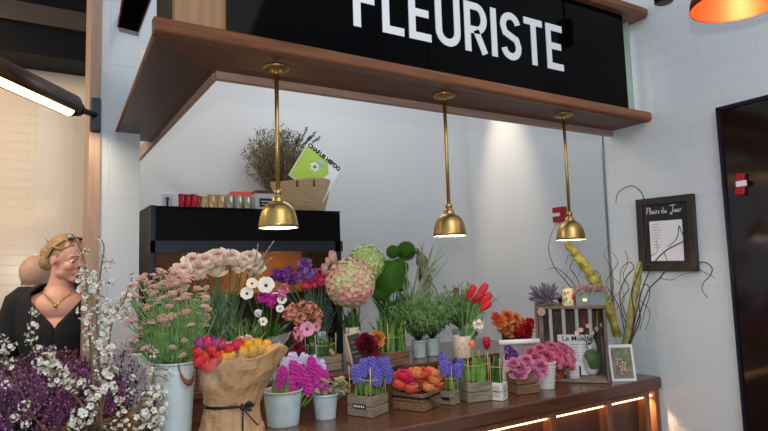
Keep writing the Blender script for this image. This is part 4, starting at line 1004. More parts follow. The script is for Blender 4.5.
# feathery green in two zinc pots
def fine(t, n, base, h, spread, m, seed):
    r = random.Random(seed); mb = MB()
    for i in range(n):
        a = r.uniform(0, 6.28); ph = r.uniform(.1, 1.2); L = h * r.uniform(.6, 1); d = Vector((math.cos(a) * math.sin(ph) * spread, math.sin(a) * math.sin(ph) * spread * .7, math.cos(ph * .8)))
        p0 = Vector(base); mb.tube([p0, p0 + d * L * .5 + Vector((0, 0, L * .08)), p0 + d * L], [.0014, .001, .0004], 3)
        for k in range(14):
            u = .3 + .7 * k / 14; q = p0 + d * L * u + Vector((0, 0, L * .04)); e = Vector((r.gauss(0, 1), r.gauss(0, 1), r.gauss(.4, 1))).normalized() * .022; mb.blade([q, q + e * .5 + Vector((0, 0, .002)), q + e], .0048)
    return part('foliage', mb, m, t, stuff=True)
for i, (px, py, lab) in enumerate(((423, 358, 'small zinc pot of feathery green fern nearest the brown shoot crate'), (437, 356, 'small zinc pot of feathery green fern half hidden, right of its twin'))):
    c = PZ(px, py, TZ); s = m_per_px(c); t = bucket('fern_pot', lab, 'potted plant', (c.x, c.y + .03, TZ), 7.5 * s, 6 * s, 17 * s, zinc)
    fine(t, 110, (0, 0, 16 * s), .225 if i == 0 else .21, 1.15, green_f, 20 + i); fine(t, 24, (0, 0, 16 * s), .16, .9, green_d, 40 + i)
c = PZ(418, 352, TZ); t = thing('plant_tag', 'small pale plant tag on a thin stick left of the zinc fern pot', 'tag', (c.x - .004, c.y - .02, TZ), rad(-30)); s = m_per_px(c)
m_ = MB(); m_.box((0, 0, 23 * s), (5 * s, .0015, 10 * s)); part('tag_card', m_, paper_w, t); m_ = MB(); m_.tube([(0, .001, 0), (0, .001, 26 * s)], .0012, 5); part('stick', m_, bamboo, t)
# cream mug, red amaryllis
c = PZ(467, 358, TZ); c.y += .03; s = m_per_px(c)
m_ = MB(); m_.lathe([(.001, 0), (8.6 * s, 0), (9 * s, .004), (9.4 * s, 21 * s), (9 * s, 21.4 * s), (8.4 * s, 21 * s), (8.2 * s, .01), (.001, .008)], 28)
t = thing('cream_pot', 'cream pot with orange leaf print behind the red tulip crate', 'pot', (c.x, c.y, TZ)); part('body', m_, mat('cream_glaze', (222, 206, 184), .35, var=.05), t)
m_ = MB()
for q, z_ in ((-2.6, .5), (-2.2, .7), (-1.9, .45), (-1.5, .65), (-1.2, .4)): m_.ball((9.15 * s * math.cos(q), 9.15 * s * math.sin(q), 21 * s * z_), .006, 0, 6, 5, sc=(.6, .6, 1.3))
part('printed_leaf', m_, orangep, t)
yy = c.y; hs = []
for px, py, r_, ax in ((471, 292, 7, (.55, -.3, 1)), (482, 291, 8, (.7, -.2, .9)), (485, 299, 7.5, (.9, -.3, .6)), (485, 306, 6.5, (.9, -.5, .7)), (477, 298, 6, (.6, -.6, .8))):
    w = PY(px, py, yy - .02); s = m_per_px(w); hs.append((w, head('tulip', redp, 1), (6 * s, 6 * s, r_ * s * 1.15), ax))
t = thing('red_tulip_bunch', 'bunch of long red tulips reaching up against the white niche wall', 'flowers', (c.x, c.y, TZ + .012))
for w, me, sc_, ax in hs:
    puthead(t, w, me, sc_, ax, stem=green_l, sr=.003, foot=(0, 0, 0))
for px, py, px2, py2 in ((463, 332, 461, 282), (470, 332, 470, 300), (476, 334, 484, 312)):
    mb = MB(); a_ = tl(t, PY(px, py, yy)); b_ = tl(t, PY(px2, py2, yy)); mb.blade([Vector((0, 0, 0)), a_, a_.lerp(b_, .5), b_], .018); part('leaf', mb, green, t)
for px, py, r_, mm in ((478, 326, 7, cream), (456, 291, 3.5, tint('brown_pod', (120, 90, 60), (146, 112, 80)))):
    w = PY(px, py, yy - .02); puthead(t, w, head('cluster', mm, 2), r_ * m_per_px(w), (0, -.5, 1), stem=green, foot=(0, 0, 0))
# extra feathery mass behind (right)
c = PY(462, 352, 2.3); s = m_per_px(c)
t = bucket('fern_pot', 'zinc pot of spreading soft green herb behind the two small fern pots', 'potted plant', (c.x, c.y, TZ), 9 * s, 7 * s, 20 * s, zinc)
fine(t, 120, (0, 0, 20 * s), .235, 1.2, green_f, 60); fine(t, 30, (0, 0, 20 * s), .15, 1.0, green, 61)

# mixed rose bouquet
c = PZ(512, 372, CZ); c.y = 2.15; c = PY(512, 372, 2.15)
vase('ceramic_vase', 'pale vase hidden behind the white paper sheet under the orange and red roses', c.x, 2.15, CZ, .04, .12, white_ceramic)
hs = []
for px, py, r_, mm in ((500, 322, 6, orangep), (507, 317, 6.5, orangep), (515, 319, 6, orangep), (505, 327, 6.5, orangep), (512, 325, 6, orangep), (521, 322, 5.5, coral), (527, 327, 6, redp), (519, 330, 6, redp), (526, 334, 5.5, redp), (514, 334, 5.5, coral), (521, 337, 5.5, redp), (496, 317, 4.5, coral), (530, 322, 4, redp), (508, 332, 5, orangep)):
    w = PY(px, py, 2.12 + R.uniform(-.02, .02)); s = m_per_px(w); hs.append((w, head('rose', mm, r_ > 5.8), r_ * s * .88, (R.uniform(-.8, .2), -.7, .6)))
t = bouquet('rose_bouquet', 'round bouquet of orange and red roses behind the white paper sheet', 'flowers', (c.x, 2.15, CZ + .016), hs)
blades(t, 42, (0, .0, .09), .15, (.03, .02), .6, .035, green_d, seed=12)
# rolled white sheet
c = PY(516, 361, 1.96); 
t = thing('wrapping_paper', 'curled white sheet of wrapping paper between tulip box and pink roses', 'paper', (c.x, 1.96, CZ + .001), rad(-26))
m_ = MB(); vs = []; n = 18; L_ = .095; th = .0015
for e in (-1, 1):
    for k in range(n + 1):
        u = k / n; sh = (L_ if e > 0 else -L_ * (.55 + .35 * u)); vs.append((sh, .05 * math.cos(u * 2.6) , .012 + .175 * u ** .8)); 
    for k in range(n, -1, -1):
        u = k / n; sh = (L_ if e > 0 else -L_ * (.55 + .35 * u)); vs.append((sh, .05 * math.cos(u * 2.6) + th,   .010 + .175 * u ** .8))
kk = 2 * (n + 1); m_.add([(v[0], v[1], v[2] - .0105) for v in vs], [(i, (i + 1) % kk, (i + 1) % kk + kk, i + kk) for i in range(kk)] + [tuple(range(kk - 1, -1, -1)), tuple(range(kk, 2 * kk))], 0, False)
part('sheet', m_, paper_w, t)
m_ = MB(); m_.tube([(-L_ * .9, -.043, .176), (L_, -.043, .176)], .012, 16); part('rolled_edge', m_, paper_w, t)

# ---- back bouquets standing on the step
def stand_vase(px, y, r_, h_, m, lab):
    p = PY(px, 350, y); vase('flower_vase', lab, p.x, y, TZ, r_, h_, m); return (p.x, y, TZ + .014)
# green ball dianthus
f = stand_vase(392, 2.42, .03, .13, blue_ceramic, 'narrow pale vase hidden under the round green flower balls')
hs = [(PY(px, py, 2.4 + dy), head('mossball', green_b, 1), r_ * m_per_px(PY(px, py, 2.4)), None) for px, py, r_, dy in ((388, 277, 17, -.03), (393, 252, 7, .03), (406, 251, 10, .04), (379, 258, 6, .05), (381, 291, 11, .0), (399, 268, 10, .03), (402, 284, 8, .02))]
t = bouquet('green_ball_bouquet', 'bunch of round fuzzy bright green flower balls behind the green shoots', 'flowers', f, hs, stem_m=green_l)
blades(t, 90, (0, -.02, .08), .22, (.035, .02), .6, .024, green, seed=72); blades(t, 30, (0, -.02, .06), .22, (.03, .02), .35, .016, green_l, seed=73)
# air plant on bark
f = PY(412, 350, 2.36); t = thing('air_plant', 'spiky grey green air plant mounted on a piece of pale brown bark', 'plant', (f.x, 2.36, TZ + .001))
mb = MB(); pth = [tl(t, PY(px, py, 2.38)) for px, py in ((418, 352), (420, 325), (424, 300), (425, 278), (421, 258), (416, 250))]; pth[0] = Vector((pth[0].x, .02, 0)); mb.tube(smooth(pth, 4), [(.022 + .012 * math.sin(i * 1.7) * .4 + (.008 if 6 < i < 16 else 0)) * (.6 if i > 17 else 1) for i in range(21)], 9)
part('bark', mb, mat('pale_bark', (112, 88, 62), .9, rgb2=(168, 140, 104), scale=40, bump=.9, bscale=70), t)
AB = tl(t, PY(408, 315, 2.33)); AB2 = tl(t, PY(424, 278, 2.33))
tips = [(425, 237), (434, 242), (442, 246), (447, 252), (449, 259), (420, 243), (441, 262), (388, 316), (383, 330), (398, 262), (430, 262), (444, 268), (405, 258), (414, 255), (436, 285), (440, 300), (452, 306), (386, 300)]
for i, (px, py) in enumerate(tips):
    e = tl(t, PY(px, py, 2.33 + R.uniform(-.06, .03))); b0 = AB if i % 2 == 0 or px < 405 else AB2; md = b0.lerp(e, .5) + Vector((0, -.01, .02 + (0.03 if px < 392 else 0)))
    mb = MB(); mb.blade(smooth([b0, md, e], 5), .011); part('leaf', mb, mat('grey_green_leaf', (120, 140, 106), .6, var=.3), t)
for i in range(44):
    e = AB + Vector((R.uniform(-.07, .05), R.uniform(-.05, .03), R.uniform(.02, .16))); mb = MB(); b0 = AB + Vector((R.uniform(-.02, .02), 0, R.uniform(-.08, 0))); mb.blade(smooth([b0, b0.lerp(e, .5) + Vector((0, -.012, .02)), e], 4), .009); part('leaf', mb, green_g if i % 2 else green, t)
# hydrangeas
f = stand_vase(352, 2.36, .035, .15, white_ceramic, 'white vase hidden behind the chalkboard under the hydrangeas')
hs = [(PY(px, py, 2.3 + dy), head('hydrangea', mm, sd), r_ * m_per_px(PY(px, py, 2.3)), (-.5, -.8, .5)) for px, py, r_, mm, dy, sd in ((350, 283, 24.5, hydp, -.04, 1), (366, 263, 19, hydg, .05, 3))]
t = bouquet('hydrangea_bouquet', 'two big hydrangea heads, one pink tinged and one green, at the centre back', 'flowers', f, hs, stem_m=green_l, sr=.005)
for px, py, r_ in ((333, 258, 8), (325, 270, 7), (328, 262, 5)):
    w = PY(px, py, 2.34); puthead(t, w, head('tulip', blush, 2), (r_ * m_per_px(w) * .8,) * 2 + (r_ * m_per_px(w),), (-.4, -.5, .8), stem=green, foot=(0, 0, 0), label='pale pink bud')
blades(t, 14, (0, 0, .1), .14, (.03, .02), .6, .03, green, seed=31)
# purple stock + sweet peas
f = stand_vase(318, 2.42, .035, .14, blue_ceramic, 'pale blue vase hidden below the purple stock and magenta flowers')
hs = []
for px, py, r_, mm in ((304, 264, 8, tint('lilac_purple', (130, 72, 150), (164, 110, 184))), (309, 273, 9, tint('lilac_purple', (130, 72, 150), (164, 110, 184))), (301, 276, 8, tint('lilac_purple', (130, 72, 150), (164, 110, 184))), (283, 275, 9, purple), (292, 279, 7, purple), (275, 276, 7, purple), (288, 271, 6, purple), (313, 280, 8, hotpink), (320, 275, 7, hotpink), (307, 285, 6, hotpink), (322, 281, 5, hotpink)):
    w = PY(px, py, 2.36 + R.uniform(-.03, .03)); hs.append((w, head('cluster', mm, px % 3), r_ * m_per_px(w), None))
t = bouquet('stock_bouquet', 'purple, lilac and hot pink stock flowers left of the hydrangeas', 'flowers', f, hs, stem_m=green_g)
mb = MB(); 
for i in range(90):
    a_ = Vector((R.uniform(-.03, .03), R.uniform(-.03, .03), .0)); b_ = Vector((R.uniform(-.07, .075), R.uniform(-.05, .02), R.uniform(.2, .31))); mb.tube([a_, a_.lerp(b_, .5), b_], .0011, 3)
    for k in range(12):
        q = a_.lerp(b_, .3 + .058 * k); e = Vector((R.gauss(0, 1), R.gauss(0, 1), 1)).normalized() * .016; mb.blade([q, q + e * .6, q + e], .004)
part('foliage', mb, mat('rosemary_green', (74, 102, 90), .6, var=.35), t, stuff=True)
# anemones
f = stand_vase(268, 2.24, .04, .13, blue_ceramic, 'pale blue ceramic vase holding the white anemones, left of the salmon hydrangeas')
hs = []
for px, py, r_, mm, kk in ((247, 294, 8, whitep, 'anemone'), (266, 286, 10.5, whitep, 'anemone'), (252, 284, 7, cream, 'anemone'), (282, 300, 6, whitep, 'anemone'), (280, 309, 5, whitep, 'anemone'), (262, 297, 6, magenta, 'cluster'), (271, 299, 6.5, magenta, 'cluster'), (283, 291, 6, tint('soft_pink', (216, 110, 160), (232, 150, 190)), 'cluster'), (263, 322, 5.5, whitep, 'anemone'), (272, 304, 4, magenta, 'cluster'), (258, 313, 4, whitep, 'cluster')):
    w = PY(px, py, 2.17 + R.uniform(-.02, .02)); hs.append((w, head(kk, mm, 6, darkc if kk == 'anemone' else None), r_ * m_per_px(w) * (.88 if kk == 'anemone' else 1.1), (-.35, -.9, .35) if kk == 'anemone' else None))
t = bouquet('anemone_bouquet', 'white dark eyed anemones with magenta sweet peas above the kraft bouquet', 'flowers', f, hs)
blades(t, 40, (0, -.01, .08), .14, (.035, .03), .8, .022, green, seed=51)
p = PY(276, 350, 2.05); t = bucket('foliage_pot', 'zinc pot of dark green leaves just behind the larger hyacinth bucket', 'potted plant', (p.x + .01, 2.165, TZ), .04, .034, .06, zinc)
blades(t, 60, (0, 0, .05), .13, (.035, .03), .9, .026, green_d, seed=91); blades(t, 20, (0, 0, .05), .11, (.035, .03), .9, .022, green, seed=92)
# white roses
f = stand_vase(226, 2.26, .045, .15, blue_ceramic, 'pale vase hidden behind the kraft bouquet under the cream roses')
hs = []
for i, (px, py, r_) in enumerate(((193, 262, 8.5), (205, 262, 8.5), (184, 270, 7), (218, 258, 9.5), (216, 269, 8), (231, 258, 8), (243, 262, 6.5), (250, 260, 9.5), (255, 268, 7.5), (199, 271, 7), (238, 268, 5), (178, 268, 5))):
    w = PY(px, py, 2.2 + R.uniform(-.03, .02)); s_ = r_ * m_per_px(w); hs.append((w, head('rose', cream, i % 2), (s_ * .95, s_ * .95, s_ * 1.05), (R.uniform(-.5, .1), -.75, .8)))
t = bouquet('rose_bouquet', 'tall bunch of cream white roses in front of the black cabinet', 'flowers', f, hs, stem_m=green, sr=.003)
mb = MB()
for i in range(240):
    a_ = Vector((R.uniform(-.05, .04), R.uniform(-.03, .03), R.uniform(.08, .3))); e = Vector((R.gauss(0, .6), R.gauss(0, .6), 1)).normalized() * R.uniform(.03, .07); mb.blade([a_, a_ + e * .5, a_ + e], .008)
part('foliage', mb, green_g, t, stuff=True)
for px, py, x2, y2 in ((256, 268, 273, 243), (254, 272, 258, 246), (258, 270, 271, 259)):
    a_, b_ = tl(t, PY(px, py, 2.2)), tl(t, PY(x2, y2, 2.16)); mb = MB(); mb.tube([(0, 0, .1), a_, b_], .0014, 5); part('twig', mb, green_g, t)
    for k in range(5): q = a_.lerp(b_, .3 + .17 * k); mb = MB(); mb.ball(q + Vector((0, 0, .003)), .006, 0, 6, 5, sc=(.5, .5, 1.7), rot=toq(b_ - a_).to_matrix()); part('bud', mb, mat('grey_bud', (150, 152, 138), .7, var=.2), t)
# grass between
p = PY(250, 350, 2.12); mb = MB()
t = bucket('grass_pot', 'zinc pot of broad upright green blades directly behind the kraft bouquet', 'potted plant', (p.x, 2.12, TZ), .045, .038, .07, zinc)
blades(t, 44, (0, 0, .06), .2, (.035, .03), .38, .018, green, seed=81); blades(t, 14, (0, 0, .06), .19, (.035, .03), .5, .01, mat('yellow_green_edge', (176, 186, 96), .5, var=.15), seed=83)

# ================= left: tall bucket with pink achillea =================
c = PZ(173, 440, CZ); c.y = 1.95; c = Vector((PY(175, 364, 1.92).x, 1.92, CZ)); s = m_per_px(Vector((c.x, c.y, 1.17)))
zt2 = PY(175, 364, 1.92 - .06).z; hB = zt2 - CZ
t = bucket('tall_bucket', 'tall pale blue ribbed metal bucket with a tan leather handle', 'bucket', (c.x, c.y, CZ), 20 * s, 15 * s, hB, zinc_pale, ribs=22, rz=rad(-28))
for sg in (-1, 1):
    mb = MB(); q = 20.6 * s; a0_ = -1.15 if sg < 0 else 1.9
    pts = []; 
    for k in range(9):
        u = k / 8; a_ = a0_ + .85 * u; rr = q * (1.02 + .16 * math.sin(PI * u)); pts.append(Vector((rr * math.cos(a_), rr * math.sin(a_), hB - .004 - .055 * math.sin(PI * u) ** .6)))
    vs = []
    for p in pts: o_ = p.normalized() * .0; vs += [p + Vector((0, 0, .009)), p - Vector((0, 0, .009)), p * 1.0 + Vector((p.x, p.y, 0)).normalized() * .003 - Vector((0, 0, .009)), p + Vector((p.x, p.y, 0)).normalized() * .003 + Vector((0, 0, .009))]
    fs = []
    for k in range(8):
        for j in range(4): fs.append((k * 4 + j, k * 4 + (j + 1) % 4, k * 4 + 4 + (j + 1) % 4, k * 4 + 4 + j))
    mb.add(vs, fs + [(0, 1, 2, 3), (32, 33, 34, 35)], 0, True); part('handle', mb, leather, t)
hs = []; rr_ = random.Random(9); cnt = 0
while cnt < 98:
    px, py = rr_.uniform(124, 208), rr_.uniform(268, 362)
    top = 268 + ((px - 168) / 40) ** 2 * 20; 
    if py < top or (py > 330 and rr_.random() < .6) or (py > 300 and rr_.random() < .2) or abs(px - 168) > 44 - max(0, py - 300) * .1: continue
    w = PY(px, py, 1.92 - .07 + rr_.uniform(-.03, .08) + (.05 if py < 290 else 0)); hs.append((w, head('umbel', dusty, cnt % 4, green), rr_.uniform(3.2, 5.6) * s, (rr_.uniform(-.6, .2), rr_.uniform(-.8, 0), .9))); cnt += 1
t = bouquet('yarrow_bouquet', 'big bunch of dusty pink yarrow with green stems in the tall blue bucket', 'flowers', (c.x, c.y, CZ + hB - .03), hs, stem_m=green_f, spread=.035, sr=.0016)
mb = MB()
for i in range(150):
    px, py = rr_.uniform(130, 206), rr_.uniform(275, 352)
    q = PY(px, py, 1.92 + rr_.uniform(-.06, .05)) - t.location
    for k in range(14): mb.ball(q + Vector((rr_.gauss(0, .006), rr_.gauss(0, .006), rr_.gauss(0, .002))), .0022, 0, 4, 2)
part('florets', mb, dusty, t, stuff=True)
mb = MB()
for i in range(1700):
    a_ = Vector((R.uniform(-.055, .055), R.uniform(-.045, .045), .02)); b_ = Vector((a_.x * R.uniform(1, 2.3), a_.y * R.uniform(1, 2.2), R.uniform(.06, .27))); u = R.uniform(.1, .8); q = a_.lerp(b_, u); e = (b_ - a_).normalized() * R.uniform(.03, .06) + Vector((R.uniform(-.012, .012), R.uniform(-.012, .012), 0)); mb.blade([q, q + e * .5, q + e], .0045)
part('foliage', mb, green_f, t, stuff=True)
# white square planter left of it
c = PY(146, 352, 2.05); s = m_per_px(c)
t = thing('white_planter', 'plain white square planter partly hidden left of the tall blue bucket', 'planter', (c.x - .005, 2.08, CZ), rad(-8))
m_ = MB(); m_.bbox((0, 0, (c.z - CZ) / 2), (.1, .1, c.z - CZ), .004); part('body', m_, white_ceramic, t)
m_ = MB(); m_.box((0, 0, c.z - CZ), (.085, .085, .004)); part('soil', m_, soil, t)
for i in range(60): link('flower_spike', head('spike', heathw, i % 3), t, (R.uniform(-.075, .04), R.uniform(-.05, .05), c.z - CZ + R.uniform(-.01, .02)), toq((R.uniform(-.9, .3), R.uniform(-.6, .4), 1)), .028)

# ================= kraft bouquet =================
c = PZ(236, 438, CZ); c.y = 1.84; c = Vector((PY(231.5, 400, 1.84).x, 1.84, CZ)); s = m_per_px(Vector((c.x, c.y, 1.08)))
t = thing('kraft_wrapped_bouquet', 'bouquet of red and yellow tulips wrapped in brown kraft paper with black ribbon', 'bouquet', tuple(c))
zr = PY(230, 406, 1.8).z - CZ; zlo = PY(208, 378, 1.8).z - CZ; zhi = PY(281, 344, 1.8).z - CZ
ar = math.atan2(RIGHT.y, RIGHT.x)
nf = 72
def foldr(a, u): return 1 + .035 * math.sin(a * 7 + u * 2) + .022 * math.sin(a * 13 - u * 5) + .012 * math.sin(a * 23 + u * 9)
rings = [(33 * s, 0.0), (33.5 * s, .012), (30 * s, zr * .45), (27 * s, zr * .85), (26.3 * s, zr), (27 * s, zr * 1.12), (32 * s, None, .35), (36 * s, None, .65), (38.5 * s, None, 1.0)]
vs = []
for k, g in enumerate(rings):
    for i in range(nf):
        a_ = 2 * PI * i / nf; top = zlo + (zhi - zlo) * (.5 + .5 * math.cos(a_ - ar)) ** .55 + .008 * math.sin(a_ * 5)
        z_ = g[1] if g[1] is not None else zr * 1.12 + (top - zr * 1.12) * g[2]; rr = g[0] * foldr(a_, k * .7); sh = RIGHT * max(0, (z_ - zr) * .33)
        vs.append((rr * math.cos(a_) + sh.x, rr * math.sin(a_) * .86 + sh.y, z_))
n0 = len(rings)
for i in range(nf): v = vs[(n0 - 1) * nf + i]; vs.append((v[0] * .965, v[1] * .965, v[2] + .001))
for i in range(nf): v = vs[(n0 - 3) * nf + i]; vs.append((v[0] * .93, v[1] * .93, v[2]))
m_ = MB(); fs = []
for k in range(n0 + 1):
    for i in range(nf): j = (i + 1) % nf; fs.append((k * nf + i, k * nf + j, k * nf + nf + j, k * nf + nf + i))
m_.add(vs, fs, 0, False); wrap = part('paper_wrap', m_, kraft, t)
sm_ = wrap.modifiers.new('subdiv', 'SUBSURF'); sm_.levels = 1; sm_.render_levels = 2
tx = bpy.data.textures.new('crumple', 'VORONOI'); tx.noise_scale = .045
dm = wrap.modifiers.new('crumple', 'DISPLACE'); dm.texture = tx; dm.strength = .014; dm.mid_level = .4
m_ = MB(); q = 27.6 * s; pts = [(q * math.cos(a_) * 1.01, q * .87 * math.sin(a_), zr + .002) for a_ in [2 * PI * k / 40 for k in range(41)]]
vs = []; 
for p in pts: vs += [(p[0], p[1], p[2] - .004), (p[0], p[1], p[2] + .004), (p[0] * 1.03, p[1] * 1.03, p[2] + .004), (p[0] * 1.03, p[1] * 1.03, p[2] - .004)]
m_.add(vs, [(k * 4 + j, k * 4 + (j + 1) % 4, k * 4 + 4 + (j + 1) % 4, k * 4 + 4 + j) for k in range(40) for j in range(4)], 0, False)
part('ribbon', m_, black_ribbon, t)
kn = tl(t, PY(243, 408, 1.84 - 28 * s * .93)); m_ = MB(); m_.ball(kn, .008, sc=(1.2, .8, .9))
for dx_, dz_, L_ in ((-.02, .018, 1), (.026, -.014, 1), (.03, .012, 1)): m_.tube(smooth([kn, kn + RIGHT * dx_ * .6 + Vector((0, 0, dz_ + .006)), kn + RIGHT * dx_ + Vector((0, 0, dz_ * .4)), kn], 5), .0025, 6)
part('bow', m_, black_ribbon, t)
for dx_, dz_ in ((0, -.075), (.045, -.05)): m_ = MB(); m_.tube(smooth([kn, kn + RIGHT * dx_ * .5 + TOCAM * .006 + Vector((0, 0, dz_ * .5)), kn + RIGHT * dx_ + TOCAM * .004 + Vector((0, 0, dz_))], 5), .0026, 6); part('ribbon_tail', m_, black_ribbon, t)
tul = [(198, 353, 0), (205, 358, 0), (212, 351, 0), (206, 367, 0), (218, 357, 0), (214, 364, 0), (222, 346, 2), (229, 351, 0), (236, 346, 2), (200, 344, 3), (208, 343, 2), (215, 344, 3), (199, 362, 0), (224, 358, 1), (231, 357, 1), (243, 353, 1), (252, 351, 1), (261, 350, 1), (269, 351, 1), (276, 354, 1), (248, 346, 1), (257, 345, 1), (266, 346, 1), (222, 365, 1), (240, 348, 0), (212, 370, 0)]
cols = [tint('tulip_red', (224, 44, 58), (240, 84, 80)), yellowp, hotpink, tint('tulip_purple', (150, 66, 130), (176, 96, 156))]
for px, py, ci in tul:
    y_ = 1.84 - .02 + (.0 if py > 350 else .035); 
    if px < 222: y_ = 1.80
    w = PY(px, py, y_); puthead(t, w, head('tulip', cols[ci], 3), (7.2 * s, 7.2 * s, 7 * s), ((px - 240) * .012, -.35, 1), stem=green_l, sr=.003, foot=(0, 0, .02), name='tulip')
for px, py in ((240, 341), (247, 339), (252, 342)):
    w = PY(px, py, 1.88); puthead(t, w, head('cluster', tint('pale_salmon', (214, 160, 150), (232, 190, 178)), 3), 5.5 * s, (0, -.4, 1), stem=green, foot=(0, 0, .02), name='filler_flower')
# cellophane collar
vs = []; nn = 60; rr_ = random.Random(2)
for k in range(5):
    u = k / 4
    for i in range(nn):
        a_ = 2 * PI * i / nn; top = zlo + (zhi - zlo) * (.5 + .5 * math.cos(a_ - ar)); z_ = top - .045 + u * .085; rr = (33 + 9 * u) * s * (1 + rr_.uniform(-.035, .035)); sh = RIGHT * ((z_ - zr) * .33 - .01)
        vs.append((rr * math.cos(a_) + sh.x, rr * math.sin(a_) * .86 + sh.y, z_ + rr_.uniform(-.003, .003)))
m_ = MB(); m_.add(vs, [(k * nn + i, k * nn + (i + 1) % nn, k * nn + nn + (i + 1) % nn, k * nn + nn + i) for k in range(4) for i in range(nn)], 0, False)
o = part('cellophane', m_, film, t); 

# ================= left foreground: heather and blossom =================
# basket of heather
def heather(label, px, y, z_top, m, n, sp, rim=False, L=.05, seed=1, group=None):
    r = random.Random(seed); p = PY(px, 430, y); t = thing('heather_basket', label, 'potted plant', (p.x, y, CZ))
    mb = MB(); prof = []; 
    for k in range(13): prof.append((.075 + .03 * k / 12 + (.002 if k % 2 else 0), .11 * k / 12))
    prof += [(.109, .112), (.109, .118), (.102, .118), (.1, .1), (.001, .1)]
    mb.lathe(prof, 32); part('basket', mb, mat('dark_wicker', (120, 82, 46), .7, var=.3, scale=30, bump=.5), t)
    for i in range(n):
        a_ = r.uniform(0, 6.28); q = math.sqrt(r.random()); b0 = Vector((q * sp * math.cos(a_), q * sp * .8 * math.sin(a_), .11 + (z_top - .11) * (r.uniform(.1, 1) * (1 - .45 * q * q))))
        link('flower_spike', head('spike', m, i % 3, green_d), t, b0, toq((b0.x * 5 + r.uniform(-.3, .3), b0.y * 5 - .2, 1.2)), L * r.uniform(.7, 1.2))
    mb = MB()
    for i in range(110): a_ = r.uniform(0, 6.28); q = r.random() * sp * .9; mb.tube([(q * .4 * math.cos(a_), q * .4 * math.sin(a_), .1), (q * math.cos(a_), q * .8 * math.sin(a_), .11 + (z_top - .11) * r.uniform(.3, .85))], .0016, 4)
    fl = MB()
    for i in range(1700 if sp > .1 else 900):
        a_ = r.uniform(0, 6.28); q = math.sqrt(r.random()) * 1.12; c_ = Vector((q * sp * math.cos(a_), q * sp * .8 * math.sin(a_), .10 + (z_top - .08) * (r.uniform(.05, 1) ** .7 * (1 - .4 * q * q)) + r.uniform(-.01, .015)))
        fl.ball(c_, r.uniform(.0024, .0046), r.choice((0, 0, 1, 2)), 4, 2, sc=(1, 1, 1.3))
    part('florets', fl, [m, mat('pink_floret', (170, 110, 158), .7, var=.2), mat('dark_floret', (60, 40, 52), .8, var=.2)], t, stuff=True)
    part('stems', mb, mat('heather_stem', (70, 56, 44), .8, var=.3), t, stuff=True)
heather('wicker basket of purple heather at the far left of the counter', 12, 1.86, .25, heath, 98, .125, seed=1, L=.036)
heather('wicker basket of purple heather directly behind the white blossom branches', 78, 1.92, .26, heath, 98, .12, seed=2, L=.036)
heather('wicker basket of reddish brown heather just below the woman in black', 46, 2.18, .28, tint('brown_heather', (84, 44, 50), (112, 64, 72)), 96, .12, seed=3, L=.036)
heather('wicker basket of pale grey heather between blossom and white planter', 121, 2.0, .26, heathw, 80, .065, seed=4, L=.032)

bv = Vector((PY(95, 445, 1.68).x, 1.70, CZ))
t = thing('branch_vase', 'dark glazed vase holding the white blossom branches at the left', 'vase', tuple(bv))
m_ = MB(); m_.lathe([(.001, 0), (.045, 0), (.055, .03), (.05, .08), (.036, .11), (.04, .125), (.034, .125), (.03, .1), (.001, .02)], 28); part('body', m_, mat('dark_green_glaze', (36, 46, 40), .25, var=.2), t)
bvm = bv + Vector((0, 0, .115)); bvb = bv + Vector((0, 0, .022))
def blossom(label, path, ys, clusters, r0=.004):
    o = bvb; t = thing('blossom_branch', label, 'branch', tuple(o), group='white blossom branches in the dark vase')
    off_ = Vector((R.uniform(-.015, .015), R.uniform(-.015, .015), 0))
    n = len(path); P3 = [bvb + off_ * .5, bvm + off_] + [PY(x, y, ys[0] + (ys[1] - ys[0]) * i / max(1, n - 1)) for i, (x, y) in enumerate(path)]
    pts = smooth([p - o for p in P3]); k = len(pts); mb = MB(); mb.tube(pts, [r0 * (1 - .7 * i / k) for i in range(k)], 7); part('stem', mb, bark_br, t)
    for j, (x, y, r_) in enumerate(clusters):
        best = min(pts, key=lambda q: abs(projx(q + o) - x) + abs(projy(q + o) - y)); yy = (best + o).y
        w = PY(x, y, yy - .01); s_ = m_per_px(w); q = w - o
        if (q - best).length > .012: mb = MB(); mb.tube([best, best.lerp(q, .5) + Vector((0, 0, .004)), q], .0013, 4); part('twig', mb, bark_br, t)
        link('blossom_cluster', head('blossomcluster', tint('blossom_white', (204, 206, 198), (226, 226, 216)), j % 3, mat('young_leaf', (120, 116, 62), .5, var=.25)), t, q, toq((R.gauss(0, 1), -1, R.gauss(0, 1))), r_ * s_ * 1.3)
def projy(p): v = ROT.transposed() @ (Vector(p) - CAM); return CY - F * v.y / -v.z
blossom('tallest blossom branch, rising straight in front of the white pier', [(101, 425), (100, 390), (98, 345), (97, 305), (101, 270), (104, 247), (99, 236)], (1.66, 1.62),
        [(97, 345, 8), (108, 352, 8), (103, 335, 6), (90, 345, 6), (100, 363, 8), (110, 373, 9), (106, 390, 9), (96, 381, 6), (104, 322, 5), (98, 308, 5), (107, 300, 4), (101, 284, 4), (107, 268, 4), (103, 256, 3), (100, 240, 2.5), (111, 283, 4), (112, 262, 3), (108, 314, 4)])
blossom('blossom branch curving up past the face of the woman in black', [(97, 420), (93, 380), (90, 340), (87, 300), (86, 270), (80, 248), (72, 234)], (1.62, 1.58),
        [(86, 290, 9), (92, 300, 7), (81, 280, 6), (89, 278, 7), (84, 268, 3.5), (86, 252, 3), (79, 254, 2), (90, 322, 7), (84, 312, 6), (88, 332, 5), (94, 404, 9), (84, 417, 10), (76, 424, 7), (92, 392, 6), (83, 275, 5), (70, 237, 2.2)])
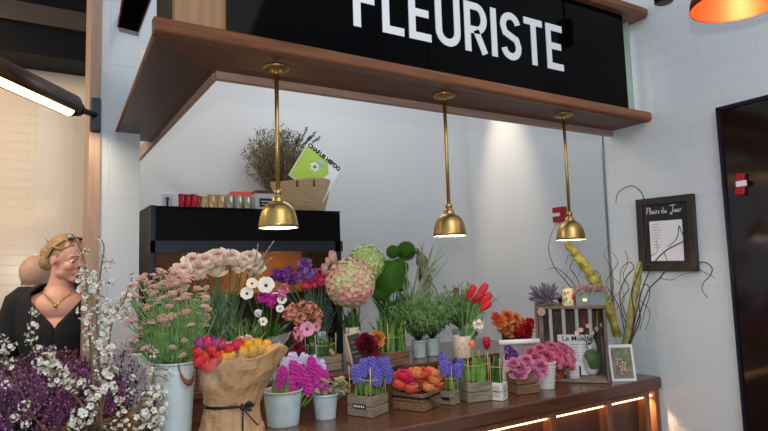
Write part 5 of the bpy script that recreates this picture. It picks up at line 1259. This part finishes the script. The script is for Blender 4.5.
blossom('low blossom branch spreading left across the purple heather', [(92, 420), (78, 400), (62, 385), (45, 372), (30, 340), (32, 318), (33, 305)], (1.62, 1.5),
        [(47, 360, 9), (53, 369, 9), (44, 368, 7), (56, 379, 7), (68, 382, 8), (76, 384, 7), (37, 362, 5), (31, 336, 5), (34, 326, 5), (38, 348, 4), (34, 312, 4), (29, 342, 3), (64, 374, 5), (52, 350, 4)])
blossom('leftmost blossom branch with sparse buds and a bare diagonal stem', [(70, 440), (40, 425), (20, 390), (3, 350), (-12, 310)], (1.6, 1.45), [(9, 346, 6), (4, 356, 6), (11, 365, 5), (24, 405, 5), (6, 384, 4), (14, 417, 4), (26, 424, 4), (2, 338, 4)], .003)
blossom('blossom branch leaning right in front of the tall blue bucket', [(112, 430), (130, 415), (148, 395), (154, 370), (152, 345), (151, 330)], (1.64, 1.68),
        [(150, 412, 9), (158, 402, 8), (148, 398, 6), (157, 388, 6), (163, 394, 5), (141, 421, 8), (155, 424, 8), (165, 378, 4), (168, 370, 4), (151, 372, 4), (153, 356, 3), (148, 420, 6), (162, 412, 5), (151, 348, 3)])
blossom('blossom branch reaching right towards the dusty pink yarrow', [(104, 400), (108, 350), (113, 320), (124, 300), (131, 282), (133, 272)], (1.66, 1.74),
        [(112, 311, 7), (121, 306, 7), (128, 298, 6), (116, 318, 6), (104, 316, 5), (133, 286, 4), (130, 275, 3), (124, 313, 5), (108, 326, 4)])
blossom('short drooping blossom twig at the bottom between heather and bucket', [(100, 425), (118, 420), (122, 400), (134, 380), (137, 366)], (1.64, 1.66), [(118, 400, 5), (122, 412, 5), (130, 391, 4), (116, 424, 5), (126, 424, 5), (133, 376, 3)], .0025)

# ================= on top of the display cabinet =================
def top(px, y): p = PY(px, 205, y); return Vector((p.x, y, FT))
for i, (px, r_, h_, m, lab, g) in enumerate([(181.5, 3.3, 11.5, 'r', 'leftmost red votive glass on the black cabinet', 0), (187.5, 3.3, 11, 'r', 'second red votive glass from the wall outlet', 0), (193.5, 3.3, 11.5, 'r', 'third red votive glass, just left of the last red one', 0), (198, 2.4, 10, 'r', 'rightmost red votive glass, touching the gold ones', 0),
        (203.5, 3.3, 9.5, 'g', 'shortest gold votive glass, next to the red ones', 1), (211.5, 4.2, 11.5, 'g', 'middle gold votive glass on the cabinet', 1), (220.5, 4.4, 11.5, 'g', 'rightmost gold votive glass on the cabinet', 1),
        (229.5, 3.8, 11.5, 'c', 'clear patterned votive glass beside the gold ones', 2), (238.5, 3.8, 11.5, 'c', 'clear patterned votive glass in the middle of the clear three', 2), (247, 3.6, 10.5, 'c', 'clear patterned votive glass nearest the white labelled box', 2)]):
    p = top(px, 2.96); s = m_per_px(p); r1 = r_ * s; h1 = (h_ + 2.5) * s
    t = thing('votive_glass', lab, 'glass', tuple(p), group=['red votive glasses', 'gold votive glasses', 'clear votive glasses'][g])
    mb = MB(); mb.lathe([(.001, 0), (r1 * .8, 0), (r1 * .86, .003), (r1, h1), (r1 * .92, h1), (r1 * .8, .006), (.001, .006)], 20)
    mm = {'r': mat('red_glass', (176, 16, 40), .15, var=.15), 'g': mat('gold_glass', (206, 172, 116), .25, .4, var=.15), 'c': mat('mercury_glass', (150, 146, 122), .15, .5, rgb2=(212, 210, 196), scale=120)}[m]
    part('body', mb, mm, t)
p = top(241, 3.12); s = m_per_px(p); t = thing('gift_box', 'green and brown printed box with a red pitched lid behind the clear glasses', 'box', tuple(p), rad(-8))
m_ = MB(); w_, h_ = 31 * s, 15 * s; m_.bbox((0, 0, h_ / 2), (w_, .1, h_), .002); part('body', m_, mat('printed_green_card', (96, 92, 60), .6, rgb2=(150, 130, 80), scale=30), t)
m_ = MB(); w2 = w_ * .5 + .004; m_.add([(-w2, -.054, h_), (w2, -.054, h_), (w2, .054, h_), (-w2, .054, h_), (-w2 * .62, 0, h_ + .036), (w2 * .75, 0, h_ + .036)], [(3, 2, 1, 0), (0, 1, 5, 4), (2, 3, 4, 5), (1, 2, 5), (3, 0, 4)], 0, False); part('lid', m_, mat('red_card', (204, 66, 40), .5, var=.05), t)
p = top(264, 3.0); s = m_per_px(p); t = thing('labelled_box', 'small white box with a black label beside the straw basket', 'box', tuple(p), rad(-4))
m_ = MB(); w_, h_ = 22 * s, 17 * s; m_.bbox((0, 0, h_ / 2), (w_, .08, h_), .002); part('body', m_, mat('white_box_card', (196, 200, 200), .6, var=.03), t)
m_ = MB(); m_.box((.0, -.041, h_ * .45), (w_ * .6, .002, h_ * .5)); part('label_panel', m_, black_ink, t)
m_ = MB(); m_.box((.0, -.0425, h_ * .52), (w_ * .45, .001, .004)); m_.box((-.004, -.0425, h_ * .36), (w_ * .35, .001, .003)); part('label_text', m_, chalk, t)
m_ = MB(); m_.bbox((.012, 0, h_ + .008), (w_ * 1.15, .085, .016), .002); part('lid', m_, mat('dark_red_card', (110, 36, 36), .5, var=.1), t)
# basket
p = PY(301, 178, 3.12); s = m_per_px(p); bz = FT; t = thing('straw_basket', 'round woven straw market basket with two dark leather tabs on the black cabinet', 'basket', (p.x, 3.12, bz))
hb = PY(301, 179, 3.12 - .12).z - bz; rt, rbm = 31 * s, 21.5 * s
prof = [(.001, .001), (rbm, 0)]
for k in range(1, 30): u = k / 29; prof.append((rbm + (rt - rbm) * (u ** .8) + (.003 if k % 2 else 0), hb * u))
prof += [(rt - .008, hb), (rbm + (rt - rbm) * .5, hb * .5), (rbm - .006, .01), (.001, .01)]
m_ = MB(); m_.lathe(prof, 44, sy=.8, fn=lambda a, r, z, k: (r, z - (.012 * (z / hb) ** 2 * math.sin(a * 2 + .5)))); part('woven_body', m_, straw, t)
for px in (298.5, 314.5):
    q = tl(t, PY(px, 183, 3.12 - rt * .8 - .004)); m_ = MB(); q.y = -.8 * math.sqrt(max(0, (rt * .985) ** 2 - q.x ** 2)) - .003; m_.bbox(q, (.012, .004, .038), .002); m_.ball(q + Vector((0, -.003, -.004)), .0022, 1, 6, 4); m_.ball(q + Vector((0, -.003, .006)), .0022, 1, 6, 4); part('leather_tab', m_, [mat('dark_brown_leather', (54, 34, 24), .5, var=.1), brass], t)
m_ = MB(); hx = rt * .98; m_.tube(smooth([Vector((hx, 0, hb * .8)), Vector((hx + .012, -.01, hb + .01)), Vector((hx - .002, -.03, hb + .04)), Vector((hx - .02, -.05, hb + .02))], 5), .005, 8); part('handle', m_, leather, t)
# magazine
A_ = PY(309, 141, 3.06); B_ = PY(342, 168, 3.06); Cc = PY(284, 177, 3.06)
ux = (B_ - A_); Lw = ux.length; ux.normalize(); uz = Vector((0, 1, 0)).cross(ux) * -1
if uz.z < 0: uz = -uz
Hh = .26
t = thing('magazine', 'lime green and white satirical magazine with bold black title sticking out of the basket', 'magazine', tuple(A_))
frm = Matrix((ux, Vector((0, 1, 0)), uz)).transposed(); ang = math.atan2(-ux.z, ux.x); t.rotation_euler = (rad(-8), ang, 0)
m_ = MB(); m_.box((Lw / 2, 0, -Hh / 2), (Lw, .004, Hh)); part('pages', m_, paper_w, t)
m_ = MB(); m_.add([(.004, -.0028, -.03), (Lw * .62, -.0028, -.03), (Lw * .78, -.0028, -.09), (Lw * .6, -.0028, -Hh + .01), (.004, -.0028, -Hh + .005)], [(4, 3, 2, 1, 0)], 0, False); m_.add([(.004, -.0022, -.03), (Lw * .62, -.0022, -.03), (Lw * .78, -.0022, -.09), (Lw * .6, -.0022, -Hh + .01), (.004, -.0022, -Hh + .005)], [(0, 1, 2, 3, 4)], 0, False)
part('cover_picture', m_, mat('lime_print', (170, 204, 66), .5, var=.05), t)
m_ = MB(); 
for k in range(6): a_ = k * PI / 3; m_.ball((Lw * .42 + .02 * math.cos(a_), -.003, -.115 + .02 * math.sin(a_)), .0105, 0, 8, 5, sc=(1, .15, 1))
m_.ball((Lw * .42, -.004, -.115), .008, 1, 8, 5, sc=(1, .2, 1)); m_.ball((Lw * .5, -.003, -.07), .02, 2, 10, 5, sc=(1.2, .1, .8))
part('printed_flower', m_, [whitep, purple, mat('pale_violet_print', (170, 180, 210), .6, var=0)], t)
text('CHARLIE HEBDO', .038, black_ink, t, (Lw / 2, -.0035, -.022), (PI / 2, 0, 0), 'title_text', bold=.0022, width=Lw * .95)
# dried plant in pot behind the basket
q = PY(281, 205, 3.33); t = thing('dried_bush', 'bushy dried olive brown plant in a pot behind the straw basket', 'plant', (q.x, 3.33, FT))
m_ = MB(); m_.lathe([(.001, 0), (.05, 0), (.065, .09), (.06, .09), (.045, .01), (.001, .01)], 24); part('pot', m_, mat('terracotta_pale', (170, 130, 110), .7, var=.1), t)
oliv = mat('olive_brown', (92, 84, 58), .8, rgb2=(132, 118, 84), scale=30); drk = mat('dark_pine', (52, 62, 52), .8, var=.3)
r3 = random.Random(21); mb = MB(); mb2 = MB()
for i in range(620):
    px = r3.gauss(279, 17); py = r3.gauss(160, 15)
    if ((px - 278) / 37) ** 2 + ((py - 158) / 33) ** 2 > 1 or (py > 180 and px < 262): continue
    e = PY(px, py, 3.32 + r3.uniform(-.07, .07)) - t.location; b0 = Vector((r3.uniform(-.02, .02), r3.uniform(-.02, .02), .08)); mb.tube([b0, b0.lerp(e, .6) + Vector((0, 0, .01)), e], [.0018, .0014, .0008], 3)
    for k in range(9): q = e + Vector((r3.gauss(0, .011), r3.gauss(0, .011), r3.gauss(0, .011))); w_ = Vector((r3.gauss(0, 1), r3.gauss(0, 1), r3.gauss(0, 1))).normalized() * .012; mb.blade([q, q + w_ * .5, q + w_], .007)
part('foliage', mb, oliv, t, stuff=True)
for px, py, L in ((307, 128, 14), (316, 132, 13), (320, 137, 9), (300, 134, 12), (311, 136, 12), (296, 140, 9)):
    e = PY(px, py, 3.31) - t.location; b0 = PY(292, 160, 3.32) - t.location; mb = MB(); mb.tube([b0, e], .0018, 4)
    for k in range(60): u = .55 + .45 * k / 60; q = b0.lerp(e, u); w_ = Vector((r3.gauss(0, 1), r3.gauss(0, 1), r3.gauss(.3, 1))).normalized() * .015; mb.blade([q, q + w_ * .5, q + w_], .005)
    part('sprig', mb, drk, t)

# ================= people =================
def person(label, hc, face, torso, hair_m, updo=True, sc=1.0):
    f_ = face.normalized(); up = Vector((0, 0, 1)); l_ = up.cross(f_).normalized(); u_ = f_.cross(l_)
    foot = Vector((hc.x, hc.y, 0)) - Vector((f_.x, f_.y, 0)) * .03
    t = thing('person', label, 'person', tuple(foot))
    o = foot
    Hd = lambda a, b, c: (f_ * a + l_ * b + u_ * c) * sc + hc - o
    Hm = Matrix((f_, l_, u_)).transposed()
    tf = torso.normalized(); ts = up.cross(tf).normalized()
    nb = Hd(-.035, 0, -.145); bz_ = nb.z
    B = lambda a, b, z: Vector((nb.x, nb.y, 0)) + tf * a + ts * b + up * z
    m = MB(); bl = lambda c, s3, r=1: m.ball(c, r, 0, 20, 14, sc=s3, rot=Hm)
    k = sc
    bl(Hd(-.012, 0, .028), (.098 * k, .077 * k, .092 * k)); bl(Hd(.028, 0, -.03), (.062 * k, .056 * k, .08 * k)); bl(Hd(.062, 0, -.094), (.024 * k, .024 * k, .02 * k))
    for s_ in (-1, 1):
        bl(Hd(.012, s_ * .04, -.068), (.034 * k, .022 * k, .028 * k)); bl(Hd(.06, s_ * .032, -.03), (.026 * k, .024 * k, .026 * k)); bl(Hd(-.008, s_ * .077, -.008), (.02 * k, .008 * k, .03 * k))
        m.tube([Hd(.076, s_ * .045, .016), Hd(.088, s_ * .012, .016)], .0095 * k, 8)
    m.tube([Hd(.084, 0, .016), Hd(.1, 0, -.012), Hd(.107, 0, -.026)], [.008 * k, .0105 * k, .014 * k], 10); m.tube([Hd(.083, -.02, -.062), Hd(.09, 0, -.06), Hd(.083, .02, -.062)], [.005 * k, .0095 * k, .005 * k], 8)
    m.tube([Hd(-.02, 0, -.03), Hd(-.025, 0, -.1), nb + up * -.03], [.055, .052, .064], 16)
    sh = bz_ - .045
    m.tube([B(0, 0, bz_ + .0), B(0, 0, sh), B(0, 0, sh - .05)], [.06, .09, .1], 16)
    for z, rx, ry in ((sh - .06, .17, .1), (sh - .16, .155, .115), (sh - .28, .13, .1), (sh - .4, .135, .1), (sh - .5, .165, .115)): m.ball(B(0, 0, z), 1, 0, 20, 12, sc=(ry, rx, .09), rot=Matrix((tf, ts, up)).transposed())
    hp = sh - .52
    for s_ in (-1, 1):
        S = B(0, s_ * .18, sh - .02); El = B(-.01, s_ * .225, sh - .3); Wr = B(.2, s_ * .15, sh - .37)
        m.tube([B(0, s_ * .07, sh - .03), S - up * .025, S.lerp(El, .5), El], [.045, .045, .042, .036], 12); m.tube([El, El.lerp(Wr, .4), Wr], [.04, .037, .026], 12)
        d_ = (Wr - El).normalized(); hp_ = Wr + d_ * .045; m.tube([Wr, Wr + d_ * .03, Wr + d_ * .085], [.026, .034, .03], 12)
        sd = ts * -s_
        for i, L in enumerate((.062, .074, .07, .055)):
            b0 = Wr + d_ * .085 + sd * (.027 - .0185 * i); m.tube([b0, b0 + d_ * L * .5 - up * .006, b0 + d_ * L - up * .026], [.0092, .0086, .0072], 8)
        b0 = Wr + d_ * .03 + sd * .026; m.tube([b0, b0 + d_ * .03 + sd * .026, b0 + d_ * .062 + sd * .03 - up * .01], [.012, .0105, .0085], 8)
        Hp = B(0, s_ * .09, hp); Kn = B(.015, s_ * .1, .47); An = B(-.01, s_ * .1, .08)
        m.tube([Hp + up * .05, Hp, Hp.lerp(Kn, .5), Kn], [.09, .092, .075, .055], 14); m.tube([Kn, Kn.lerp(An, .35), An], [.055, .056, .036], 14); m.tube([An, An - up * .03 + tf * .05, An - up * .045 + tf * .16], [.036, .035, .028], 10)
    body = part('body', m, skin, t); rm = body.modifiers.new('skin', 'REMESH'); rm.mode = 'VOXEL'; rm.voxel_size = .0052; rm.use_smooth_shade = True
    sm = body.modifiers.new('smooth', 'SMOOTH'); sm.factor = .5; sm.iterations = 4
    # face details
    for s_ in (-1, 1):
        m = MB(); m.ball(Hd(.0765, s_ * .03, 0), .0112 * k, 0, 12, 8, rot=Hm); m.ball(Hd(.084, s_ * .031, -.002), .0055 * k, 1, 8, 6); part('eye', m, [whitep, mat('iris_dark', (50, 56, 60), .3, var=0)], t)
        m = MB(); m.tube([Hd(.08, s_ * .048, .021), Hd(.093, s_ * .03, .027), Hd(.096, s_ * .014, .023)], .0032 * k, 5); part('eyebrow', m, hair_m, t)
    m = MB(); m.tube([Hd(.083, -.019, -.062), Hd(.0955, 0, -.0595), Hd(.083, .019, -.062)], [.003 * k, .0062 * k, .003 * k], 8); part('lips', m, mat('lip_rose', (190, 96, 92), .45, var=.05), t)
    # jacket
    m = MB(); vs = []; nA = 64; rg = [(hp + .0, .185, .13), (sh - .4, .155, .12), (sh - .28, .15, .12), (sh - .17, .178, .138), (sh - .08, .192, .128), (sh - .02, .192, .112), (sh + .012, .165, .1), (sh + .034, .12, .088), (sh + .052, .082, .078)]
    rg = [tuple(rg[i][j] + (rg[i + 1][j] - rg[i][j]) * q / 4 for j in range(3)) for i in range(len(rg) - 1) for q in range(4)] + [rg[-1]]
    for z, rx, ry in rg:
        v0 = max(.0004, (z - (sh - .14)) / .18 * .85) if updo else .0004
        for i in range(nA): a_ = v0 + (2 * PI - 2 * v0) * i / (nA - 1); vs.append(B(ry * math.cos(a_), rx * math.sin(a_), z))
    fs = []
    for kk in range(len(rg) - 1):
        for i in range(nA - 1):
            j = i + 1; fs.append((kk * nA + i, kk * nA + j, kk * nA + nA + j, kk * nA + nA + i))
    m.add(vs, fs, 0, True)
    jk = part('jacket', m, cloth_bk, t); so = jk.modifiers.new('thick', 'SOLIDIFY'); so.thickness = .008; so.offset = 1
    for s_ in (-1, 1):
        S = B(0, s_ * .165, sh - .03); El = B(-.01, s_ * .225, sh - .3); Wr = B(.17, s_ * .165, sh - .36); m = MB(); m.tube(smooth([B(0, s_ * .12, sh - .02), S, S.lerp(El, .5), El, El.lerp(Wr, .5), Wr], 3), [.062, .066, .07, .07, .068, .066, .063, .06, .058, .056, .055, .053, .05, .047, .044, .042], 14); part('sleeve', m, cloth_bk, t)
        m = MB(); Hp = B(0, s_ * .092, hp); Kn = B(.015, s_ * .1, .47); An = B(-.01, s_ * .1, .05); m.tube([Hp + up * .06, Hp, Hp.lerp(Kn, .5), Kn, An], [.1, .104, .088, .07, .06], 14); part('trouser_leg', m, mat('dark_trousers', (26, 26, 32), .85, var=.1), t)
        m = MB(); m.tube([An + tf * -.03 - up * .012, An + tf * .06 - up * .012, An + tf * .19 - up * .018], [.04, .042, .034], 10); part('shoe', m, black_gloss, t)
    # hair
    m = MB(); m.ball(Hd(-.03, 0, .036), 1, 0, 24, 16, sc=(.1 * k, .086 * k, .094 * k), rot=Hm)
    if updo:
        m.ball(Hd(-.07, 0, -.005), 1, 0, 18, 12, sc=(.07 * k, .072 * k, .075 * k), rot=Hm)
        m.ball(Hd(-.125, 0, .01), .056, 0, 16, 10, sc=(1, 1.1, 1)); m.ball(Hd(-.1, .03, .05), .045, 0, 14, 9); m.ball(Hd(-.11, -.03, -.03), .042, 0, 14, 9); rr_ = random.Random(4)
        for i in range(46):
            a_ = Hd(rr_.uniform(-.13, -.08), rr_.uniform(-.03, .03), rr_.uniform(-.02, .06)); e = a_ + Vector((rr_.gauss(0, 1), rr_.gauss(0, 1), rr_.gauss(0, 1))) * .022 - f_ * .025; m.tube([a_, a_.lerp(e, .5) + up * .01, e], [.0035, .0022, .0008], 4)
        for i in range(26):
            s_ = -1 if i % 2 else 1; y_ = .03 + .05 * (i % 13) / 13; m.tube([Hd(.066 - .7 * (y_ - .03), s_ * y_ * .85, .075 - .6 * (y_ - .03)), Hd(.0, s_ * (y_ + .012), .105 - .9 * (y_ - .03)), Hd(-.09, s_ * y_ * .6, .06)], .006, 5)
    part('hair', m, hair_m, t)
    if updo:
        m = MB(); m.tube(smooth([B(.075, s2 * .058, sh + .055 - abs(1 - abs(s2)) * .07) if False else B(.082 + .03 * (1 - abs(s2)), s2 * .06, sh + .02 - .06 * (1 - abs(s2))) for s2 in (-1, -.6, -.25, 0, .25, .6, 1)], 3), .0026, 6); m.ball(B(.118, 0, sh - .045), .009, 0, 8, 6); part('necklace', m, brass, t)
    return t, Hd
w1, Hd1 = person('woman with tied back blonde hair and black V neck jacket looking right behind the blossom', PY(68, 259, 3.2), RIGHT * .86 + TOCAM * .42 + Vector((0, 0, -.16)), TOCAM * .9 + RIGHT * .35, hair_b, sc=.93)
sg = thing('sunglasses', 'dark sunglasses pushed up on the blonde hair of the woman', 'sunglasses', tuple(w1.location + Hd1(.055, 0, .108)))
oo = Hd1(.055, 0, .108)
for s_ in (-1, 1):
    m_ = MB(); m_.ball(Hd1(.052, s_ * .034, .112) - oo, .026, 0, 14, 8, sc=(.35, 1, .75), rot=Matrix((Vector((.3, 0, 1)).normalized(), Vector((0, 1, 0)), Vector((1, 0, 0)))).transposed()); part('lens', m_, mat('brown_lens', (40, 30, 26), .3, var=.05, spec=.2), sg)
    m_ = MB(); m_.tube([Hd1(.045, s_ * .06, .1) - oo, Hd1(.0, s_ * .086, .06) - oo, Hd1(-.03, s_ * .09, .0) - oo], .0035, 6); part('temple', m_, mat('brown_acetate', (70, 48, 36), .3, var=.1), sg)
m_ = MB(); m_.tube([Hd1(.056, -.012, .114) - oo, Hd1(.06, 0, .118) - oo, Hd1(.056, .012, .114) - oo], .003, 6); part('bridge', m_, mat('brown_acetate', (70, 48, 36), .3, var=.1), sg)
person('person in black with thin fair hair, mostly hidden behind the blonde woman', PY(38, 279, 3.9), RIGHT * -.2 + TOCAM * -1 + Vector((0, 0, -.2)), TOCAM * -.9 + RIGHT * .3, hair_g, updo=False)

# ================= light =================
w = bpy.data.worlds.new('world'); bpy.context.scene.world = w; w.use_nodes = True
bgn = w.node_tree.nodes['Background']; bgn.inputs[0].default_value = (.80, .88, 1, 1); bgn.inputs[1].default_value = .5
def light(kind, name, loc, energy, color=(1, 1, 1), size=.1, target=None, **kw):
    l = bpy.data.lights.new(name, kind); l.energy = energy; l.color = color
    if kind == 'AREA': l.size = size
    else: l.shadow_soft_size = size
    for k_, v_ in kw.items(): setattr(l, k_, v_)
    o = bpy.data.objects.new(name, l); col.objects.link(o); o.location = loc
    if target is not None: o.rotation_euler = (Vector(target) - Vector(loc)).to_track_quat('-Z', 'Y').to_euler()
    return o
light('POINT', 'camera_flash', CAM + Vector((-.02, -.03, .13)), 34, (1, .985, .97), .025)
light('SPOT', 'counter_end_light', (2.35, 1.72, .885), 16, (1, .6, .3), .01, (2.43, 1.62, .6), spot_size=rad(75), spot_blend=.5)
light('AREA', 'ceiling_light', (.6, -.6, 3.3), 26, (1, .95, .9), 1.6, (1.1, 1.8, .9))
light('AREA', 'ceiling_light', (-1.0, 3.0, 3.0), 26, (1, .76, .52), .6, (-.3, 3.9, 1.2))
tg = PX(506, 300, NX); tp_ = PX(506, 140, NX)
light('SPOT', 'niche_spot', (NX - .3, tp_.y + .02, 3.3), 100, (1, .82, .62), .03, (NX + .0, tp_.y, 1.75), spot_size=rad(34), spot_blend=1.0)
light('POINT', 'niche_ambient', (1.6, 2.6, 2.6), 10, (.95, .97, 1), .4)
light('POINT', 'cabinet_light', (fx1 - .3, 3.05, 1.42), 5, (1, .68, .34), .08)

sc = bpy.context.scene
sc.view_settings.view_transform = 'Standard'; sc.view_settings.look = 'None'; sc.view_settings.exposure = .14; sc.view_settings.gamma = 1; sc.view_settings.use_curve_mapping = False
sc.cycles.max_bounces = 6; sc.cycles.transparent_max_bounces = 12; sc.cycles.use_denoising = True
sc.cycles.sample_clamp_indirect = 4
